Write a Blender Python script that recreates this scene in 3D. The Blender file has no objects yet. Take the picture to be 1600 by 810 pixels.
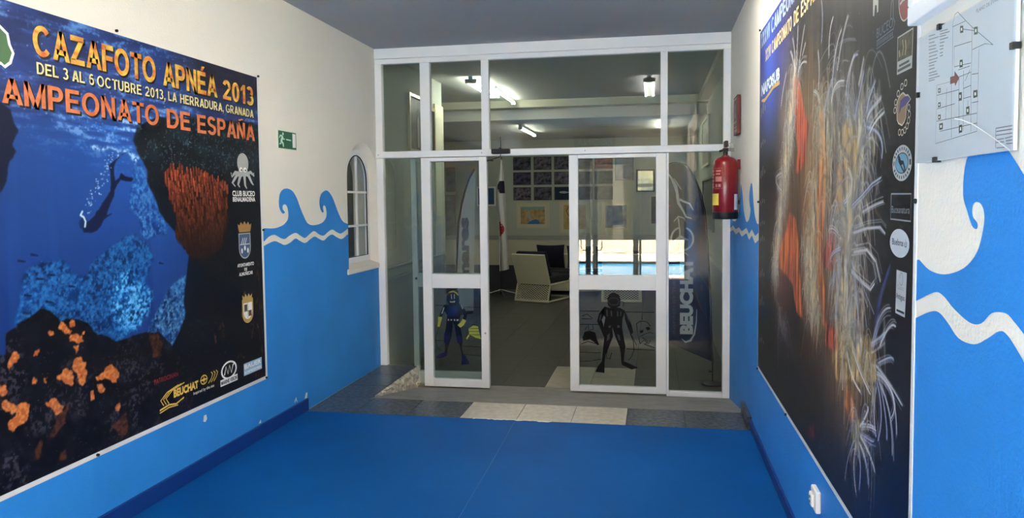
import bpy, math, random
import numpy as np
from mathutils import Vector
from mathutils.geometry import tessellate_polygon

scn = bpy.context.scene
C = scn.collection
# ------------------------------------------------------------------ camera, sky, sun, exposure
cam = bpy.data.objects.new('camera', bpy.data.cameras.new('camera'))
C.objects.link(cam)
FPX = 1110.0
cam.data.sensor_width = 36.0
cam.data.lens = FPX / 1600 * 36
cam.data.shift_x = (800 - 829) / 1600
cam.data.shift_y = (373 - 405) / 1600
cam.data.clip_start = 0.05
cam.data.clip_end = 200
yaw, pitch, roll = 0.1725, -0.053, -0.01
fw = Vector((-math.sin(yaw) * math.cos(pitch), math.cos(yaw) * math.cos(pitch), math.sin(pitch)))
rt = Vector((math.cos(yaw), math.sin(yaw), 0))
up = rt.cross(fw)
r2 = rt * math.cos(roll) + up * math.sin(roll)
u2 = up * math.cos(roll) - rt * math.sin(roll)
M = cam.matrix_world.copy()
for i in range(3):
    M[i][0], M[i][1], M[i][2] = r2[i], u2[i], -fw[i]
M[0][3], M[1][3], M[2][3] = 2.484, -6.171, 1.5
cam.matrix_world = M
scn.camera = cam

SUN_ELEV, SUN_AZ = 52.0, 277.0
world = bpy.data.worlds.new('sky')
scn.world = world
world.use_nodes = True
wn = world.node_tree
bg = wn.nodes['Background']
sky = wn.nodes.new('ShaderNodeTexSky')
sky.sky_type = 'NISHITA'
sky.sun_disc = False
sky.sun_elevation = math.radians(SUN_ELEV)
sky.sun_rotation = math.radians(SUN_AZ)
sky.air_density = 1.0
sky.dust_density = 2.0
hz = wn.nodes.new('ShaderNodeMixRGB')                # bright summer haze
hz.inputs[0].default_value = 0.93
hz.inputs[2].default_value = (1.95, 1.5, 0.98, 1)
wn.links.new(sky.outputs[0], hz.inputs[1])
wn.links.new(hz.outputs[0], bg.inputs[0])
bg.inputs[1].default_value = 1.0

sd = bpy.data.lights.new('sun', 'SUN')
sd.energy = 24
sd.angle = 0.01
sd.color = (1, 0.9, 0.76)
so = bpy.data.objects.new('sun', sd)
C.objects.link(so)
_a = math.radians(SUN_AZ)
_e = math.radians(SUN_ELEV)
so.rotation_euler = Vector((-math.sin(_a) * math.cos(_e), -math.cos(_a) * math.cos(_e), -math.sin(_e))).to_track_quat('-Z', 'Y').to_euler()
so.location = (6, -12, 10)

def portal(loc, rot, sx, sy):
    d = bpy.data.lights.new('daylight_portal', 'AREA')
    d.shape = 'RECTANGLE'; d.size = sx; d.size_y = sy
    d.cycles.is_portal = True
    o = bpy.data.objects.new('daylight_portal', d); C.objects.link(o)
    o.location = loc; o.rotation_euler = rot
portal((1.56, -7.46, 1.15), (math.pi / 2, 0, 0), 3.0, 2.3)
portal((3.33, -5.8, 2.38), (0, math.pi / 2, 0), 0.95, 3.0)

scn.view_settings.view_transform = 'Standard'
scn.view_settings.look = 'None'
scn.view_settings.gamma = 1
scn.view_settings.use_curve_mapping = False
scn.view_settings.exposure = 3.1

# outlines measured on the walls, the posters and the door glass (metres)
T={}
T['wl_top']=[(-1.942,1.34),(-1.827,1.335),(-1.742,1.345),(-1.682,1.363),(-1.637,1.398),(-1.638,1.46),(-1.666,1.491),(-1.7,1.487),(-1.706,1.461),(-1.677,1.439),(-1.708,1.431),(-1.744,1.461),(-1.753,1.506),(-1.741,1.558),(-1.703,1.591),(-1.639,1.601),(-1.565,1.584),(-1.505,1.531),(-1.462,1.467),(-1.418,1.411),(-1.368,1.359),(-1.302,1.338),(-1.195,1.339),(-1.104,1.36),(-1.054,1.403),(-1.061,1.462),(-1.092,1.482),(-1.11,1.465),(-1.101,1.431),(-1.13,1.432),(-1.157,1.463),(-1.165,1.512),(-1.141,1.562),(-1.081,1.591),(-1.021,1.592),(-0.946,1.546),(-0.888,1.475),(-0.831,1.405),(-0.766,1.35),(-0.681,1.327)]
T['wl_su']=[(-1.946,1.257),(-1.885,1.285),(-1.819,1.292),(-1.746,1.267),(-1.688,1.257),(-1.626,1.276),(-1.54,1.292),(-1.473,1.269),(-1.408,1.249),(-1.339,1.271),(-1.263,1.292),(-1.183,1.263),(-1.111,1.251),(-1.039,1.274),(-0.961,1.291),(-0.882,1.267),(-0.801,1.253),(-0.684,1.285)]
T['wl_sl']=[(-1.948,1.228),(-1.888,1.241),(-1.818,1.25),(-1.748,1.231),(-1.69,1.216),(-1.614,1.229),(-1.543,1.252),(-1.475,1.23),(-1.403,1.212),(-1.325,1.236),(-1.255,1.251),(-1.185,1.23),(-1.113,1.214),(-1.037,1.24),(-0.963,1.252),(-0.884,1.227),(-0.791,1.208),(-0.686,1.239)]
T['wn_top']=[(-4.815,1.538),(-4.776,1.57),(-4.719,1.609),(-4.653,1.614),(-4.587,1.575),(-4.574,1.506),(-4.597,1.469),(-4.62,1.441),(-4.641,1.436),(-4.643,1.447),(-4.622,1.46),(-4.618,1.478),(-4.632,1.489),(-4.657,1.485),(-4.672,1.466),(-4.668,1.435),(-4.643,1.389),(-4.583,1.352),(-4.489,1.33),(-4.401,1.331),(-4.336,1.35)]
T['wn_su']=[(-4.83,1.263),(-4.799,1.277),(-4.766,1.288),(-4.713,1.28),(-4.67,1.253),(-4.619,1.246),(-4.542,1.262),(-4.481,1.283),(-4.431,1.283),(-4.319,1.247)]
T['wn_sl']=[(-4.832,1.216),(-4.776,1.249),(-4.743,1.251),(-4.698,1.229),(-4.641,1.206),(-4.568,1.204),(-4.509,1.228),(-4.458,1.242),(-4.406,1.234),(-4.321,1.206)]
T['wf_top']=[(-1.6,1.344),(-1.483,1.409),(-1.419,1.511),(-1.373,1.59),(-1.307,1.599),(-1.243,1.546),(-1.233,1.494),(-1.26,1.457),(-1.3,1.423),(-1.232,1.366),(-1.127,1.341),(-1.054,1.352),(-0.94,1.417),(-0.845,1.55),(-0.765,1.607),(-0.719,1.513),(-0.655,1.408),(-0.533,1.348),(-0.359,1.323),(-0.171,1.338),(-0.068,1.426),(-0.011,1.559),(0.061,1.451),(0.188,1.312)]
T['wf_su']=[(-1.671,1.293),(-1.526,1.265),(-1.368,1.301),(-1.237,1.264),(-1.095,1.299),(-0.83,1.264),(-0.664,1.287),(-0.442,1.263),(-0.25,1.287),(0.116,1.251)]
T['wf_sl']=[(-1.673,1.248),(-1.528,1.218),(-1.37,1.261),(-1.239,1.223),(-1.097,1.262),(-0.832,1.225),(-0.665,1.252),(-0.444,1.223),(-0.252,1.249),(0.115,1.211)]
T['lp_big']=[(-3.067,1.874),(-3.094,1.81),(-3.067,1.75),(-3.01,1.669),(-3.008,1.618),(-2.973,1.555),(-2.931,1.464),(-2.857,1.4),(-2.79,1.336),(-2.7,1.248),(-2.734,1.113),(-2.776,1.024),(-2.755,0.921),(-2.812,0.828),(-2.882,0.757),(-2.924,0.709),(-2.916,0.506),(-2.726,0.383),(-1.944,0.322),(-1.943,2.006),(-2.638,1.969),(-2.942,1.935)]
T['lp_mid']=[(-3.09,1.701),(-3.037,1.699),(-3.014,1.63),(-2.98,1.58),(-2.969,1.529),(-2.934,1.49),(-2.895,1.414),(-2.869,1.35),(-3.058,1.324),(-3.072,1.388),(-3.099,1.445),(-3.135,1.492),(-3.141,1.547),(-3.108,1.603)]
T['lp_mound']=[(-3.754,1.175),(-3.727,1.237),(-3.641,1.276),(-3.528,1.271),(-3.47,1.197),(-3.428,1.187),(-3.367,1.25),(-3.256,1.309),(-3.151,1.357),(-3.1,1.361),(-3.058,1.328),(-3.021,1.287),(-2.985,1.236),(-3.028,1.17),(-3.053,1.124),(-2.996,1.037),(-3.046,0.967),(-3.103,0.907),(-3.199,0.862),(-3.262,0.829),(-3.484,0.889),(-3.672,1.034),(-3.793,0.978)]
T['lp_bright']=[(-3.277,1.147),(-3.161,1.18),(-3.056,1.121),(-2.996,1.037),(-3.046,0.967),(-3.103,0.907),(-3.218,0.896),(-3.293,1)]
T['lp_shard']=[(-2.739,1.12),(-2.771,1.117),(-2.874,1.077),(-2.937,1.009),(-2.982,0.957),(-3.036,0.901),(-3.043,0.864),(-2.924,0.802),(-2.882,0.757),(-2.812,0.828),(-2.761,0.909),(-2.767,0.985)]
T['lp_fore']=[(-3.955,0.957),(-3.851,0.932),(-3.827,0.929),(-3.823,0.995),(-3.777,1.026),(-3.732,1.049),(-3.664,1.08),(-3.618,1.064),(-3.57,1.006),(-3.519,1.005),(-3.477,1.012),(-3.422,0.972),(-3.391,0.932),(-3.299,0.891),(-3.253,0.858),(-3.212,0.862),(-3.126,0.876),(-2.964,0.853),(-2.9,0.784),(-2.718,0.522),(-2.726,0.365),(-3.883,0.349),(-3.987,0.369)]
T['lp_leftrock']=[(-3.903,1.91),(-3.798,1.905),(-3.761,1.88),(-3.747,1.832),(-3.726,1.789),(-3.752,1.744),(-3.742,1.712),(-3.779,1.65),(-3.793,1.593),(-3.817,1.555),(-3.925,1.507)]
T['lp_foam']=[(-3.372,1.782),(-3.291,1.777),(-3.175,1.762),(-3.084,1.756),(-3.06,1.721),(-3.087,1.701),(-3.111,1.718),(-3.135,1.741),(-3.191,1.755),(-3.292,1.76),(-3.359,1.763)]
T['lp_cluster']=[(-2.874,1.615),(-2.856,1.683),(-2.77,1.693),(-2.665,1.688),(-2.566,1.661),(-2.392,1.623),(-2.328,1.586),(-2.345,1.398),(-2.417,1.236),(-2.569,1.192),(-2.701,1.221),(-2.801,1.313),(-2.795,1.431),(-2.857,1.566)]
T['lp_diver']=[(-3.122,1.757),(-3.159,1.748),(-3.193,1.728),(-3.226,1.706),(-3.258,1.684),(-3.252,1.652),(-3.251,1.605),(-3.257,1.564),(-3.282,1.535),(-3.306,1.512),(-3.33,1.48),(-3.345,1.472),(-3.354,1.455),(-3.392,1.428),(-3.414,1.417),(-3.429,1.395),(-3.423,1.381),(-3.38,1.376),(-3.35,1.383),(-3.319,1.408),(-3.303,1.434),(-3.251,1.459),(-3.255,1.463),(-3.286,1.451),(-3.278,1.471),(-3.265,1.494),(-3.252,1.517),(-3.235,1.541),(-3.229,1.57),(-3.208,1.6),(-3.187,1.618),(-3.142,1.611),(-3.117,1.614),(-3.103,1.63),(-3.124,1.632),(-3.157,1.637),(-3.185,1.651),(-3.198,1.63),(-3.223,1.612),(-3.226,1.635),(-3.229,1.676),(-3.218,1.697),(-3.185,1.732),(-3.151,1.746)]
T['lp_head']=[(-3.448,1.429),(-3.426,1.445),(-3.402,1.439),(-3.396,1.416),(-3.415,1.395),(-3.443,1.399)]
T['lp_mask']=[(-3.425,1.473),(-3.436,1.457),(-3.419,1.448),(-3.409,1.428),(-3.414,1.406)]
T['lp_bub']=[(-3.216,1.747),(-3.241,1.722),(-3.266,1.68),(-3.264,1.657),(-3.292,1.627),(-3.324,1.6),(-3.333,1.572),(-3.367,1.537),(-3.379,1.52),(-3.388,1.489)]
T['lp_or']=[[(-3.582,0.978),(-3.57,1.006),(-3.541,0.984),(-3.505,0.96),(-3.517,0.945),(-3.563,0.958)],[(-3.527,0.939),(-3.496,0.941),(-3.47,0.923),(-3.448,0.928),(-3.46,0.904),(-3.487,0.9),(-3.523,0.921)],[(-3.637,0.964),(-3.607,0.979),(-3.603,0.965),(-3.628,0.954)],[(-3.529,0.999),(-3.508,1.005),(-3.49,0.992),(-3.499,0.976),(-3.525,0.985)],[(-3.509,0.883),(-3.477,0.89),(-3.473,0.867),(-3.495,0.854)],[(-3.519,0.808),(-3.496,0.837),(-3.469,0.842),(-3.443,0.808),(-3.434,0.761),(-3.442,0.728),(-3.471,0.7),(-3.491,0.723),(-3.484,0.756),(-3.515,0.785)],[(-3.608,0.782),(-3.582,0.789),(-3.561,0.805),(-3.52,0.791),(-3.506,0.753),(-3.524,0.722),(-3.554,0.739),(-3.573,0.761),(-3.603,0.768)],[(-3.391,0.728),(-3.344,0.735),(-3.325,0.758),(-3.289,0.759),(-3.248,0.707),(-3.262,0.673),(-3.299,0.673),(-3.322,0.702),(-3.381,0.708)],[(-3.387,0.691),(-3.352,0.689),(-3.336,0.655),(-3.361,0.644),(-3.383,0.668)],[(-3.429,0.662),(-3.406,0.669),(-3.396,0.644),(-3.42,0.619)],[(-3.82,0.886),(-3.801,0.92),(-3.778,0.927),(-3.775,0.903),(-3.799,0.881),(-3.817,0.858)],[(-3.862,0.741),(-3.828,0.743),(-3.795,0.714),(-3.767,0.726),(-3.732,0.696),(-3.735,0.656),(-3.772,0.636),(-3.817,0.618),(-3.838,0.633),(-3.823,0.668),(-3.801,0.684),(-3.839,0.703)],[(-3.652,0.694),(-3.608,0.685),(-3.575,0.638),(-3.592,0.617),(-3.626,0.624),(-3.62,0.651),(-3.648,0.672)],[(-3.883,0.816),(-3.837,0.812),(-3.826,0.778),(-3.852,0.766),(-3.885,0.778)],[(-3.713,0.804),(-3.694,0.796),(-3.7,0.773),(-3.714,0.78)],[(-3.702,0.911),(-3.683,0.911),(-3.684,0.891),(-3.708,0.896)],[(-3.457,0.951),(-3.436,0.943),(-3.439,0.926),(-3.456,0.932)],[(-3.666,0.792),(-3.647,0.792),(-3.648,0.767),(-3.662,0.773)],[(-3.274,0.573),(-3.249,0.571),(-3.257,0.535),(-3.276,0.536)]]
T['lp_br']=[[(-3.586,0.628),(-3.544,0.642),(-3.562,0.595),(-3.616,0.536),(-3.645,0.546)],[(-3.704,0.54),(-3.681,0.524),(-3.698,0.464),(-3.731,0.476)],[(-3.6,0.463),(-3.569,0.46),(-3.577,0.42),(-3.607,0.431)],[(-3.31,0.481),(-3.247,0.499),(-3.208,0.516),(-3.214,0.403),(-3.252,0.406)],[(-3.033,0.864),(-2.97,0.842),(-2.944,0.786),(-2.977,0.712),(-3.019,0.732)]]
T['lp_rb']=[(-2.171,0.902),(-2.043,1.006),(-1.988,1.062),(-1.975,0.874),(-1.994,0.669),(-2.067,0.846),(-2.129,0.775),(-2.199,0.787),(-2.011,0.506),(-2.054,0.412),(-2.24,0.537),(-2.4,0.745),(-2.445,0.715),(-2.105,0.69)]
T['rp_st']=[[(-2.412,1.226),(-2.473,1.263),(-2.618,1.357),(-2.698,1.428),(-2.83,1.405),(-2.884,1.319),(-2.913,1.233),(-2.995,0.993),(-2.876,0.993),(-2.794,1.102),(-2.629,1.136),(-2.416,1.147)],[(-3.266,1.622),(-3.364,1.618),(-3.387,1.494),(-3.357,1.403),(-3.346,1.269),(-3.387,1.157),(-3.418,1.029),(-3.347,1.034),(-3.288,1.196),(-3.249,1.365),(-3.26,1.52)],[(-3.573,1.608),(-3.665,1.604),(-3.641,1.517),(-3.587,1.441),(-3.549,1.494)],[(-3.507,1.408),(-3.56,1.387),(-3.537,1.254),(-3.383,1.243),(-3.363,1.279),(-3.445,1.35)],[(-2.759,2.05),(-2.856,2.029),(-2.986,1.878),(-3.087,1.787),(-3.059,1.755),(-3.01,1.652),(-2.946,1.619),(-2.83,1.614),(-2.872,1.715),(-2.805,1.815),(-2.766,1.915)],[(-3.608,1.736),(-3.688,1.749),(-3.752,1.722),(-3.82,1.65),(-3.819,1.577),(-3.616,1.585)],[(-3.275,1.818),(-3.334,1.827),(-3.357,1.777),(-3.385,1.68),(-3.454,1.591),(-3.25,1.598),(-3.281,1.703)],[(-3.528,0.984),(-3.687,1.046),(-4.018,1.096),(-4.028,0.976),(-3.94,0.947),(-3.8,0.918),(-3.581,0.863),(-3.532,0.906)],[(-3.723,0.884),(-3.777,0.862),(-3.835,0.815),(-3.769,0.766),(-3.699,0.818)],[(-3.769,0.766),(-3.901,0.822),(-3.908,0.776),(-3.872,0.708),(-3.784,0.727)],[(-3.41,1.044),(-3.602,1.031),(-3.575,0.971),(-3.421,0.955)],[(-3.128,0.553),(-3.249,0.601),(-3.251,0.548),(-3.151,0.514)]]
T['rp_t']=[([(-3.746,1.473),(-3.866,1.508),(-3.954,1.539),(-4.041,1.555)],0.012),([(-3.869,1.454),(-3.978,1.475),(-4.067,1.487)],0.01),([(-3.776,1.389),(-3.917,1.409),(-4.042,1.417),(-4.085,1.401)],0.018),([(-3.779,1.326),(-3.92,1.343),(-4.007,1.317),(-4.05,1.265)],0.02),([(-3.757,1.26),(-3.88,1.239),(-3.959,1.229),(-3.996,1.251)],0.018),([(-3.832,1.254),(-3.927,1.205),(-3.998,1.164)],0.006),([(-3.585,1.373),(-3.492,1.392),(-3.444,1.374)],0.01),([(-3.617,1.322),(-3.512,1.299),(-3.482,1.272)],0.01),([(-3.562,1.241),(-3.501,1.203),(-3.471,1.175)],0.01),([(-4.009,1.075),(-4.034,1.181),(-4.07,1.243),(-4.132,1.316)],0.03),([(-4.059,1.085),(-4.131,1.148),(-4.184,1.161)],0.015),([(-3.988,1.071),(-4.055,1.166),(-4.138,1.203)],0.012),([(-3.618,1.292),(-3.595,1.183),(-3.555,1.069)],0.008),([(-3.675,1.296),(-3.707,1.197),(-3.686,1.076)],0.01),([(-3.755,1.296),(-3.81,1.203),(-3.84,1.103)],0.008),([(-3.7,1.595),(-3.743,1.537),(-3.665,1.48)],0.015),([(-2.455,1.627),(-2.294,1.598),(-2.46,1.539)],0.02),([(-2.338,1.381),(-2.24,1.284),(-2.284,1.111)],0.01),([(-3.901,1.707),(-4.025,1.671),(-4.047,1.61)],0.02),([(-3.977,1.833),(-3.928,1.798),(-3.899,1.758)],0.012),([(-3.86,1.877),(-3.807,1.802),(-3.763,1.748)],0.018),([(-4.029,1.777),(-3.931,1.754),(-3.9,1.732)],0.01),([(-3.288,2.249),(-3.309,2.172),(-3.296,2.088)],0.008),([(-3.472,2.139),(-3.428,2.097),(-3.416,2.016)],0.008),([(-3.591,2.067),(-3.509,1.998),(-3.47,1.878)],0.012),([(-3.67,2.093),(-3.594,2.024),(-3.541,1.94)],0.008),([(-3.788,1.946),(-3.705,1.911),(-3.674,1.757)],0.01),([(-3.858,1.922),(-3.805,1.848)],0.008),([(-4.059,1.735),(-3.983,1.717),(-3.934,1.691)],0.012),([(-2.845,2.259),(-2.834,2.187),(-2.807,2.071)],0.012),([(-2.981,2.226),(-2.919,2.151),(-2.855,2.053)],0.01),([(-2.725,2.23),(-2.779,2.142),(-2.793,2.064)],0.01),([(-2.676,2.182),(-2.756,2.108),(-2.774,2.048)],0.012),([(-3.031,2.066),(-2.923,2.077),(-2.856,2.034)],0.012),([(-3.006,2.15),(-2.943,2.109)],0.008),([(-2.573,2.102),(-2.491,2.033),(-2.436,1.957)],0.012),([(-3.245,2.066),(-3.266,1.989),(-3.252,1.918)],0.012),([(-3.178,1.921),(-3.253,1.894),(-3.273,1.858)],0.012),([(-3.752,1.953),(-3.68,1.895),(-3.662,1.835)],0.008),([(-3.483,1.921),(-3.392,1.858),(-3.362,1.792)],0.01),([(-3.628,1.89),(-3.514,1.893),(-3.456,1.842)],0.012),([(-4.022,1.02),(-4.139,0.999),(-4.244,0.968)],0.012),([(-4.043,1.006),(-4.176,0.973),(-4.162,0.909)],0.012),([(-4.044,0.987),(-4.143,0.921),(-4.176,0.814)],0.01),([(-4.035,0.972),(-4.078,0.895),(-4.053,0.811)],0.012),([(-4.025,0.956),(-4.013,0.882),(-4.032,0.817)],0.012),([(-4.042,1.031),(-4.136,1.067),(-4.171,1.069)],0.01),([(-4.033,0.997),(-4.158,0.98),(-4.207,0.881)],0.008),([(-4.064,0.979),(-4.116,0.901),(-4.129,0.843)],0.008),([(-3.879,0.794),(-3.945,0.855),(-3.955,0.878)],0.012),([(-3.891,0.798),(-3.969,0.823),(-4.032,0.833)],0.012),([(-3.892,0.777),(-3.971,0.787),(-4.013,0.795)],0.012),([(-3.881,0.767),(-3.973,0.744),(-4.027,0.712)],0.01),([(-3.87,0.742),(-3.942,0.706),(-3.967,0.649)],0.01),([(-3.859,0.725),(-3.886,0.672),(-3.877,0.599)],0.008),([(-3.835,0.723),(-3.814,0.644),(-3.842,0.57)],0.008),([(-3.809,0.729),(-3.736,0.63),(-3.712,0.561)],0.006),([(-3.795,1.01),(-3.871,0.964),(-3.974,0.923)],0.012),([(-3.718,0.993),(-3.773,0.933),(-3.874,0.903)],0.012),([(-3.663,0.981),(-3.666,0.914),(-3.669,0.855)],0.012),([(-3.977,1.075),(-4.058,1.109),(-4.095,1.129)],0.014)]
T['rp_col']=[[(-2.78,2.033),(-2.713,1.854),(-2.594,1.684),(-2.466,1.469),(-2.329,1.202),(-2.298,1.032)],[(-3.358,1.879),(-3.347,1.69),(-3.274,1.474),(-3.149,1.266),(-3.158,1.085),(-3.243,0.996)],[(-3.82,1.774),(-3.792,1.638),(-3.712,1.477),(-3.673,1.307),(-3.682,1.137),(-3.714,0.973)],[(-2.494,0.895),(-2.569,0.813)],[(-3.86,1.005),(-3.828,0.937)],[(-3.872,0.768),(-3.896,0.696)],[(-3.542,1.918),(-3.505,1.791),(-3.468,1.613)]]
T['rl_card']=[(-4.164,1.915),(-4.279,1.914),(-4.273,1.817),(-4.164,1.819)]
T['rl_cardline']=[(-4.165,1.849),(-4.274,1.845)]
T['rl_box']=[(-4.135,1.509),(-4.285,1.508),(-4.284,1.44),(-4.133,1.442)]
T['rl_blue']=[(-4.13,1.377),(-4.279,1.386),(-4.206,1.418),(-4.209,1.345)]
T['rl_casco']=[(-4.188,1.311),(-4.264,1.31),(-4.256,1.196),(-4.184,1.197)]
T['rl_vsi']=[(-4.139,1.589),(-4.286,1.582),(-4.215,1.632),(-4.22,1.543)]
T['rl_oval']=[(-4.172,2),(-4.267,1.974),(-4.206,1.946),(-4.2,2.056)]
T['rl_shell']=[(-4.162,1.731),(-4.265,1.718),(-4.213,1.77),(-4.218,1.664)]
T['rl_buceo']=[(-3.982,1.972),(-4.134,1.969),(-4.132,1.924),(-3.985,1.923)]
T['rl_shellpts']=[(-4.215,1.765),(-4.233,1.756),(-4.251,1.754),(-4.271,1.742),(-4.245,1.732),(-4.24,1.722),(-4.239,1.701),(-4.227,1.69),(-4.211,1.683),(-4.184,1.691),(-4.173,1.701),(-4.169,1.731),(-4.171,1.742),(-4.181,1.755),(-4.197,1.762)]
T['rl_purple']=[(-4.195,1.748),(-4.223,1.753),(-4.249,1.752),(-4.266,1.745),(-4.262,1.739),(-4.237,1.732),(-4.204,1.728),(-4.186,1.714),(-4.188,1.729)]
T['rl_leg']=[(-3.944,2.125),(-3.995,2.109),(-3.997,2.024),(-3.985,2.023),(-3.981,2.046),(-3.966,2.05),(-3.959,2.021),(-3.947,2.024)]
T['rt1']=[(-1.782,2.475),(-3.015,2.467),(-3.019,2.4),(-1.749,2.378)]
T['rt2']=[(-1.933,2.336),(-3.209,2.344),(-3.212,2.277),(-1.924,2.274)]
T['rt3']=[(-1.771,2.172),(-2.394,2.182),(-2.398,2.098),(-1.775,2.089)]
T['ev_lines']=[[(-4.535,1.863),(-4.544,1.878),(-4.559,1.879),(-4.598,1.852),(-4.627,1.833),(-4.718,1.779),(-4.685,1.788),(-4.631,1.788)],[(-4.533,1.855),(-4.596,1.852)],[(-4.535,1.863),(-4.538,1.742),(-4.455,1.746),(-4.454,1.618),(-4.659,1.626),(-4.66,1.782)],[(-4.628,1.832),(-4.629,1.789),(-4.629,1.745),(-4.566,1.745)],[(-4.544,1.812),(-4.626,1.805)],[(-4.544,1.812),(-4.546,1.77),(-4.626,1.763)],[(-4.538,1.742),(-4.571,1.74)],[(-4.456,1.724),(-4.572,1.719)],[(-4.458,1.694),(-4.553,1.693)],[(-4.457,1.667),(-4.658,1.661)],[(-4.571,1.743),(-4.577,1.629)],[(-4.534,1.742),(-4.54,1.624)],[(-4.592,1.755),(-4.597,1.632)],[(-4.594,1.718),(-4.628,1.719)],[(-4.627,1.745),(-4.633,1.628)],[(-4.51,1.731),(-4.508,1.666)],[(-4.631,1.74),(-4.66,1.737)],[(-4.595,1.698),(-4.629,1.697)],[(-4.477,1.643),(-4.659,1.642)],[(-4.616,1.691),(-4.617,1.662)],[(-4.565,1.76),(-4.622,1.758)],[(-4.6,1.732),(-4.622,1.75)],[(-4.634,1.684),(-4.663,1.683)],[(-4.58,1.84),(-4.645,1.821)]]
T['ev_icons']=[[(-4.572,1.848),(-4.587,1.845),(-4.588,1.831),(-4.573,1.833)],[(-4.637,1.83),(-4.653,1.828),(-4.654,1.813),(-4.638,1.815)],[(-4.574,1.779),(-4.588,1.777),(-4.589,1.762),(-4.574,1.763)],[(-4.572,1.713),(-4.587,1.712),(-4.588,1.695),(-4.573,1.696)],[(-4.64,1.707),(-4.658,1.706),(-4.659,1.692),(-4.641,1.692)],[(-4.609,1.679),(-4.624,1.679),(-4.625,1.663),(-4.61,1.664)],[(-4.578,1.646),(-4.592,1.646),(-4.593,1.63),(-4.578,1.63)],[(-4.463,1.738),(-4.478,1.737),(-4.478,1.727),(-4.464,1.728)],[(-4.465,1.707),(-4.479,1.706),(-4.48,1.696),(-4.465,1.696)],[(-4.466,1.68),(-4.481,1.679),(-4.481,1.669),(-4.467,1.669)],[(-4.474,1.66),(-4.494,1.66),(-4.494,1.646),(-4.475,1.646)]]
T['ev_arrow']=[(-4.528,1.752),(-4.55,1.751),(-4.55,1.761),(-4.574,1.743),(-4.555,1.729),(-4.552,1.736),(-4.529,1.737)]
T['ev_leg']=[[(-4.402,1.865),(-4.438,1.861)],[(-4.402,1.857),(-4.461,1.851)],[(-4.403,1.849),(-4.438,1.845)],[(-4.403,1.841),(-4.448,1.836)],[(-4.404,1.834),(-4.446,1.829)],[(-4.404,1.826),(-4.457,1.821)],[(-4.405,1.818),(-4.451,1.814)],[(-4.405,1.81),(-4.457,1.806)],[(-4.405,1.803),(-4.45,1.8)],[(-4.406,1.797),(-4.439,1.794)],[(-4.406,1.789),(-4.441,1.787)],[(-4.406,1.781),(-4.453,1.778)],[(-4.407,1.775),(-4.459,1.771)],[(-4.407,1.768),(-4.471,1.764)],[(-4.407,1.763),(-4.443,1.761)],[(-4.466,1.861),(-4.509,1.856)],[(-4.466,1.855),(-4.518,1.849)],[(-4.466,1.85),(-4.499,1.846)],[(-4.467,1.843),(-4.512,1.838)],[(-4.467,1.836),(-4.493,1.833)],[(-4.467,1.829),(-4.489,1.826)],[(-4.468,1.822),(-4.488,1.82)],[(-4.468,1.814),(-4.486,1.812)],[(-4.469,1.807),(-4.486,1.806)]]
T['ev_blk']=[[(-4.737,1.624),(-4.798,1.623)],[(-4.739,1.618),(-4.798,1.617)],[(-4.738,1.611),(-4.799,1.61)],[(-4.739,1.603),(-4.769,1.603)],[(-4.772,1.603),(-4.799,1.604)],[(-4.739,1.598),(-4.769,1.597)],[(-4.776,1.598),(-4.799,1.598)],[(-4.741,1.588),(-4.773,1.587)],[(-4.777,1.593),(-4.8,1.592)],[(-4.737,1.624),(-4.738,1.588)]]
T['ev_diag']=[(-4.565,1.661),(-4.599,1.655),(-4.654,1.64),(-4.714,1.617),(-4.762,1.597),(-4.803,1.579)]
T['ev_title']=[(-4.644,1.867),(-4.733,1.86)]
T['dv1_dark']=[[(0.62,0.662),(0.645,0.684),(0.69,0.685),(0.727,0.657),(0.736,0.589),(0.7,0.554),(0.637,0.553),(0.612,0.6)],[(0.592,0.56),(0.624,0.557),(0.719,0.562),(0.763,0.528),(0.737,0.441),(0.73,0.404),(0.609,0.402),(0.616,0.464),(0.585,0.507)],[(0.592,0.562),(0.559,0.5),(0.539,0.444),(0.565,0.438),(0.585,0.488),(0.611,0.526)],[(0.732,0.577),(0.788,0.516),(0.806,0.467),(0.793,0.424),(0.762,0.429),(0.775,0.467),(0.738,0.515)],[(0.609,0.404),(0.67,0.405),(0.667,0.353),(0.651,0.254),(0.617,0.153),(0.61,0.103),(0.585,0.115),(0.593,0.203),(0.581,0.252),(0.601,0.339)],[(0.667,0.405),(0.73,0.406),(0.747,0.318),(0.759,0.256),(0.751,0.157),(0.772,0.083),(0.75,0.08),(0.732,0.181),(0.702,0.255),(0.685,0.366)]]
T['dv1_blue']=[[(0.588,0.302),(0.645,0.297),(0.631,0.203),(0.58,0.208)],[(0.696,0.273),(0.753,0.281),(0.761,0.213),(0.71,0.205)],[(0.617,0.116),(0.603,0.084),(0.539,0.058),(0.501,0.063),(0.514,0.088),(0.585,0.121)],[(0.744,0.107),(0.782,0.096),(0.825,0.016),(0.742,0.005),(0.75,0.07)],[(0.63,0.544),(0.715,0.549),(0.722,0.453),(0.622,0.449)]]
T['dv1_yel']=[[(0.53,0.447),(0.571,0.443),(0.558,0.401),(0.544,0.351),(0.521,0.356),(0.53,0.406)],[(0.762,0.432),(0.796,0.414),(0.773,0.374),(0.741,0.349),(0.713,0.373),(0.742,0.398)],[(0.817,0.344),(0.862,0.372),(0.906,0.364),(0.917,0.309),(0.933,0.248),(0.885,0.259),(0.823,0.289)],[(0.629,0.669),(0.645,0.682),(0.68,0.69),(0.712,0.673),(0.73,0.646),(0.717,0.646),(0.702,0.663),(0.677,0.675),(0.649,0.669)],[(0.791,0.251),(0.816,0.288),(0.825,0.28),(0.803,0.242)]]
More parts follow.
